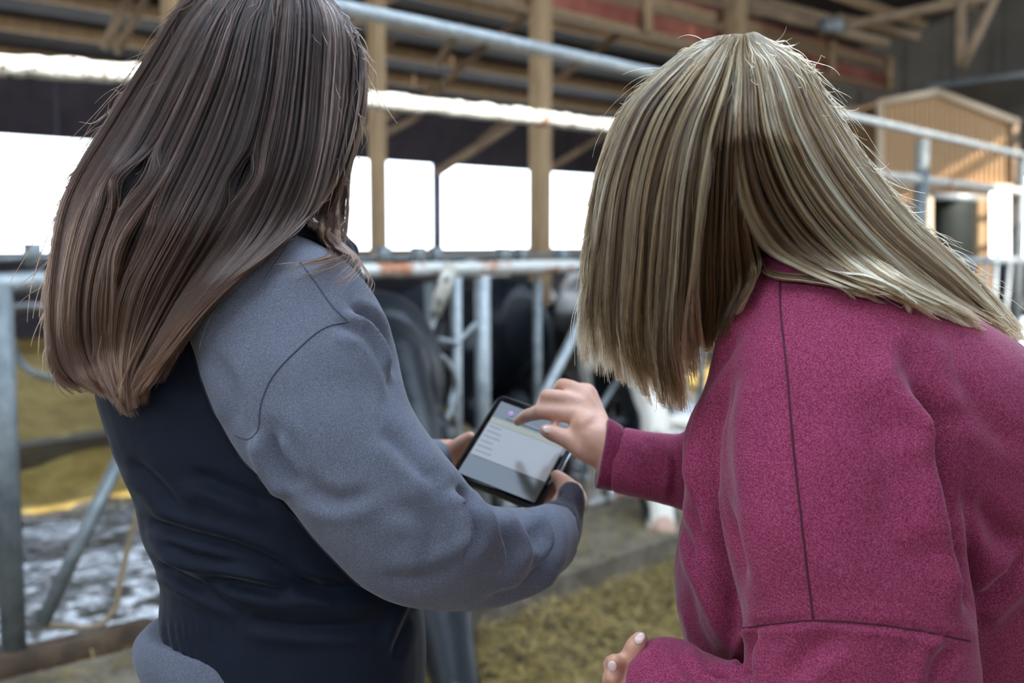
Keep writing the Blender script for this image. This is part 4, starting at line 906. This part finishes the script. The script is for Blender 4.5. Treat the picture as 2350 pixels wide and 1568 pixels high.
def hair_obj(name, sets, m, par, r0=.00042, r1=.00014):
    pts = np.concatenate([s[0].reshape(-1, 3) for s in sets]); sizes = []; tn = []; rd = []
    for q, ti in sets:
        n, k = q.shape[:2]; sizes += [k]*n; tn.append(ti)
        prof = r0 + (r1-r0)*np.clip((np.linspace(0, 1, k)-.5)*2, 0, 1); rd.append(np.tile(prof, n)*np.repeat(rng.uniform(.7, 1.15, n), k))
    hc = bpy.data.hair_curves.new(name); hc.add_curves(sizes); org = parent_world(par)
    hc.points.foreach_set('position', (pts - np.array(org)).astype(np.float32).ravel())
    ra = hc.attributes.get('radius') or hc.attributes.new('radius', 'FLOAT', 'POINT'); ra.data.foreach_set('value', np.concatenate(rd).astype(np.float32))
    ta = hc.attributes.new('tint', 'FLOAT', 'CURVE'); ta.data.foreach_set('value', np.concatenate(tn).astype(np.float32))
    hc.materials.append(m); o = bpy.data.objects.new(name, hc); COL.objects.link(o); o.parent = par; return o
def flyaway(G, n, spread=28, seed=5, k=18, tl=.28, srange=(0, 1), curl=10):
    g = np.random.default_rng(seed); s = g.uniform(*srange, n)[:, None]; ta = g.uniform(0, .85, n)[:, None]; t = np.clip(ta + g.uniform(.04, tl, n)[:, None]*np.linspace(0, 1, k)[None, :], 0, 1)
    fi = np.broadcast_to(s*(NS-1), t.shape); fj = t*(NT-1); i0 = np.clip(fi.astype(int), 0, NS-2); j0 = np.clip(fj.astype(int), 0, NT-2); a = (fi-i0)[..., None]; b_ = (fj-j0)[..., None]
    p = (G[i0, j0]*(1-a) + G[i0+1, j0]*a)*(1-b_) + (G[i0, j0+1]*(1-a) + G[i0+1, j0+1]*a)*b_
    u = np.linspace(0, 1, k)[None, :]; an = g.uniform(0, 6.28, n)[:, None]; L = np.abs(g.normal(0, spread, n))[:, None]
    ph = g.uniform(0, 6.28, n)[:, None]; fr = g.uniform(2, 7, n)[:, None]
    px = p[..., 0] + L*u**1.3*np.cos(an) + curl*u*np.sin(fr*u+ph); py = p[..., 1] + L*u**1.3*np.sin(an) + curl*u*np.cos(fr*u+ph)
    d = p[..., 2] - u*g.uniform(0, .02, n)[:, None] - .006
    return unproj(px, py, d), np.clip(g.normal(.6, .2, n), 0, 1)
def scalp(name, L, m, par, s=1.0):
    # close-fitting under-layer of hair over the skull
    b = B(); pr = [(-.085, .060, -.040, .050), (-.05, .078, -.032, .070), (-.01, .085, -.026, .083), (.035, .087, -.018, .092), (.07, .082, -.010, .094), (.095, .066, -.008, .078), (.113, .045, -.008, .055), (.123, .018, -.008, .022)]
    b.loft([[L(hw*math.cos(t)*s, (cy + hd*math.sin(t))*s, z*s) for t in [2*math.pi*k/28 for k in range(28)]] for z, hw, cy, hd in pr])
    bmesh.ops.recalc_face_normals(b.bm, faces=b.bm.faces)
    me = bm_mesh(b.bm); shift(me, parent_world(par)); return link(name, me, m, par)
M['brown_under'] = mat('dark_hair_root', (.022, .014, .011), .6, var=.4, vscale=60)
M['blonde_under'] = mat('blonde_hair_root', (.11, .07, .035), .6, var=.4, vscale=60)
sc1 = scalp('hair_underlayer', L1, M['brown_under'], w1); sc2 = scalp('hair_underlayer', L2, M['blonde_under'], w2)
bvh1 = world_bvh([sw1, ve1, sc1]); bvh2 = world_bvh([sw2, sc2])
HM1 = hair_mat('brunette_hair', [(.006, .0033, .0026), (.020, .0105, .008), (.050, .027, .020), (.15, .085, .066)], .25, tip=(.060, .025, .011))
HM2 = hair_mat('blonde_hair', [(.025, .012, .005), (.10, .048, .016), (.40, .215, .085), (.78, .50, .24)], .32)
def edge(A, Bf, i):                          # closes the side between the near and the far sheet
    f = np.linspace(0, 1, NS)[:, None, None]; return A[i][None]*(1-f) + Bf[i][None]*f
GD1 = [[(520,-42),(420,10),(330,150),(240,290),(150,450),(115,620),(108,760),(125,850),(185,893)],
 [(550,-50),(470,20),(390,160),(310,310),(215,470),(170,630),(165,770),(200,860),(250,905)],
 [(580,-55),(520,30),(460,180),(390,330),(300,490),(245,650),(235,780),(255,870),(300,962)],
 [(610,-58),(570,40),(530,190),(470,350),(390,510),(320,650),(290,770),(285,860),(300,935)],
 [(640,-58),(620,40),(595,200),(550,360),(470,520),(385,670),(330,780),(300,860),(285,925)],
 [(670,-55),(670,50),(655,200),(620,370),(550,530),(440,680),(370,790),(325,870),(325,925)],
 [(700,-48),(720,50),(712,200),(690,370),(620,530),(510,650),(420,750),(360,840),(320,900)],
 [(725,-35),(770,60),(768,200),(750,350),(705,490),(600,590),(500,680),(420,775),(360,860)],
 [(745,-20),(815,75),(826,195),(800,335),(760,430),(700,505),(620,580),(530,650),(450,735)]]
DB1 = [1.27, 1.275, 1.27, 1.265, 1.26, 1.255]; TT1 = [.085, .105, .11, .085, .06, .04]
g1 = sheet_grid(GD1, (-1, 1), DB1, TT1, bvh1); g1f = sheet_grid(GD1, (-1, 1), [1.28, 1.29, 1.29, 1.28, 1.28, 1.30], [.02, .09, .10, .09, .05, .03], None, False)
FR1 = [[(740,-22),(805,70),(822,170),(800,300),(760,410),(720,480),(700,520)], [(743,-20),(815,80),(834,185),(812,320),(775,430),(745,500),(742,550)], [(745,-18),(822,95),(842,200),(826,310),(800,400),(795,500),(782,600)]]
gf1 = sheet_grid(FR1, (.5, 1), [1.275, 1.30, 1.32, 1.32], [.02, .05, .04, .02], bvh1)
WS1 = [[(700,500),(745,560),(740,590),(690,600),(632,612)], [(710,500),(770,565),(790,585),(745,600),(660,615)], [(720,500),(790,560),(835,600),(860,640),(850,690)]]
gw1 = sheet_grid(WS1, (.6, 1), [1.20, 1.19, 1.18], [.0, .0], bvh1)
GP1 = [(310, 408, 30, 44), (555, 408, 24, 42), (305, 560, 24, 95)]
h1 = [strands(g1, 26000, 190, gaps=GP1, seed=1, tintm=.42, ragged=.10, t1=(.84, 1)), strands(g1f, 7000, 80, seed=2, lean=1, tintm=.35), strands(gf1, 2200, 26, seed=3, pull=.8, wave=8), strands(gw1, 90, 7, seed=4, pull=.8, wave=12, t0=(0, .1)),
      flyaway(g1, 700, 14), flyaway(g1, 300, 36, seed=8, srange=(0, .04), curl=16), flyaway(g1, 90, 30, seed=9, srange=(.94, 1), curl=14), flyaway(gf1, 80, 24, seed=11, srange=(.6, 1))]
h1 += [strands(edge(g1, g1f, 0), 1800, 20, seed=51, tintm=.4), strands(edge(g1, g1f, -1), 1800, 20, seed=52, tintm=.4)]
hair_obj('hair', h1, HM1, w1)['label'] = 'long straight dark brown hair'
LG2 = [[(1645,84),(1555,130),(1440,240),(1378,380),(1352,540),(1337,690),(1345,830)], [(1655,81),(1578,140),(1480,250),(1420,400),(1395,560),(1385,730),(1400,870)], [(1668,79),(1600,150),(1520,270),(1470,420),(1450,590),(1440,765),(1475,905)],
 [(1680,78),(1628,160),(1562,290),(1525,440),(1508,610),(1500,785),(1525,920)], [(1690,78),(1652,170),(1602,300),(1575,450),(1562,620),(1550,790),(1568,945)], [(1700,78),(1680,180),(1648,310),(1625,460),(1605,600),(1590,720),(1595,840)]]
RG2 = [[(1700,78),(1690,180),(1680,330),(1695,470),(1745,570),(1830,620),(1950,670)], [(1710,78),(1725,180),(1735,320),(1775,450),(1850,560),(1955,635),(2090,700)], [(1715,76),(1752,170),(1785,310),(1845,440),(1930,550),(2050,645),(2200,730)],
 [(1722,75),(1785,165),(1830,290),(1895,415),(1990,535),(2120,645),(2280,750)], [(1728,74),(1815,150),(1875,265),(1950,390),(2050,515),(2190,640),(2325,775)], [(1734,74),(1840,135),(1908,240),(1990,370),(2095,500),(2230,630),(2345,775)]]
DB2 = [1.17, 1.17, 1.165, 1.16, 1.16, 1.17]; TT2 = [.09, .105, .11, .09, .07, .05]
gl2 = sheet_grid(LG2, (-1, .05), DB2, TT2, bvh2); gr2 = sheet_grid(RG2, (-.1, 1), [1.17, 1.17, 1.17, 1.18, 1.20, 1.22], TT2, bvh2)
gl2f = sheet_grid(LG2, (-1, .05), [1.18, 1.20, 1.24, 1.26, 1.27], [.02, .08, .08, .06], None, False); gr2f = sheet_grid(RG2, (-.1, 1), [1.18, 1.19, 1.20, 1.22, 1.24], [.02, .09, .10, .06, .02], None, False)
MID2 = [[(1690,84),(1650,200),(1625,340),(1610,480),(1600,600),(1590,700),(1590,800)], [(1695,84),(1672,200),(1650,340),(1640,480),(1635,600),(1632,700),(1618,800)], [(1700,84),(1690,200),(1678,340),(1672,480),(1672,590),(1672,680),(1650,770)], [(1705,84),(1705,200),(1705,340),(1715,470),(1735,560),(1745,620),(1710,690)]]
gm2 = sheet_grid(MID2, (-.3, .3), [1.17, 1.18, 1.19, 1.20], [.03, .09, .085, .05], bvh2)
CR2 = [[(1700,560),(1760,625),(1850,640),(1925,655),(1962,685)], [(1800,560),(1900,625),(1990,640),(2060,670),(2105,712)]]
gc2 = sheet_grid(CR2, (.7, 1), [1.15, 1.14, 1.12], [0, 0], bvh2)
h2 = [strands(gl2, 11000, 80, seed=21, tintm=.50, tints=.33, pull=.85, wave=15, ragged=.14, t1=(.70, 1)), strands(gr2, 15000, 110, seed=22, tintm=.50, tints=.33, pull=.75, wave=6), strands(gl2f, 3500, 40, seed=23, lean=1), strands(gr2f, 5000, 50, seed=24, lean=1),
      strands(gm2, 5000, 40, seed=25, pull=.75, wave=7, tintm=.12, tints=.12), flyaway(gl2, 200, 14, seed=31), flyaway(gr2, 400, 14, seed=32), flyaway(gr2, 260, 32, seed=33, srange=(.93, 1), curl=14), flyaway(gl2, 120, 28, seed=34, srange=(0, .06), curl=14)]  # shade in the neck gap put into the dark tint of the middle strands
h2 += [strands(edge(gl2, gl2f, 0), 1800, 20, seed=53, tintm=.5), strands(edge(gr2, gr2f, -1), 1800, 20, seed=54, tintm=.55)]
for q in (0, .34, 1): 
    if q != .34: h2.append(strands(np.repeat(gc2[int(q*(NS-1)):int(q*(NS-1))+1], NS, 0) + np.linspace(-9, 9, NS)[:, None, None]*np.array([0, 1, 0]), 260, 5, seed=int(40+q*3), pull=.6, wave=3, tintm=.45, t0=(0, .2)))
hair_obj('hair', h2, HM2, w2)['label'] = 'long straight blonde hair with darker roots'
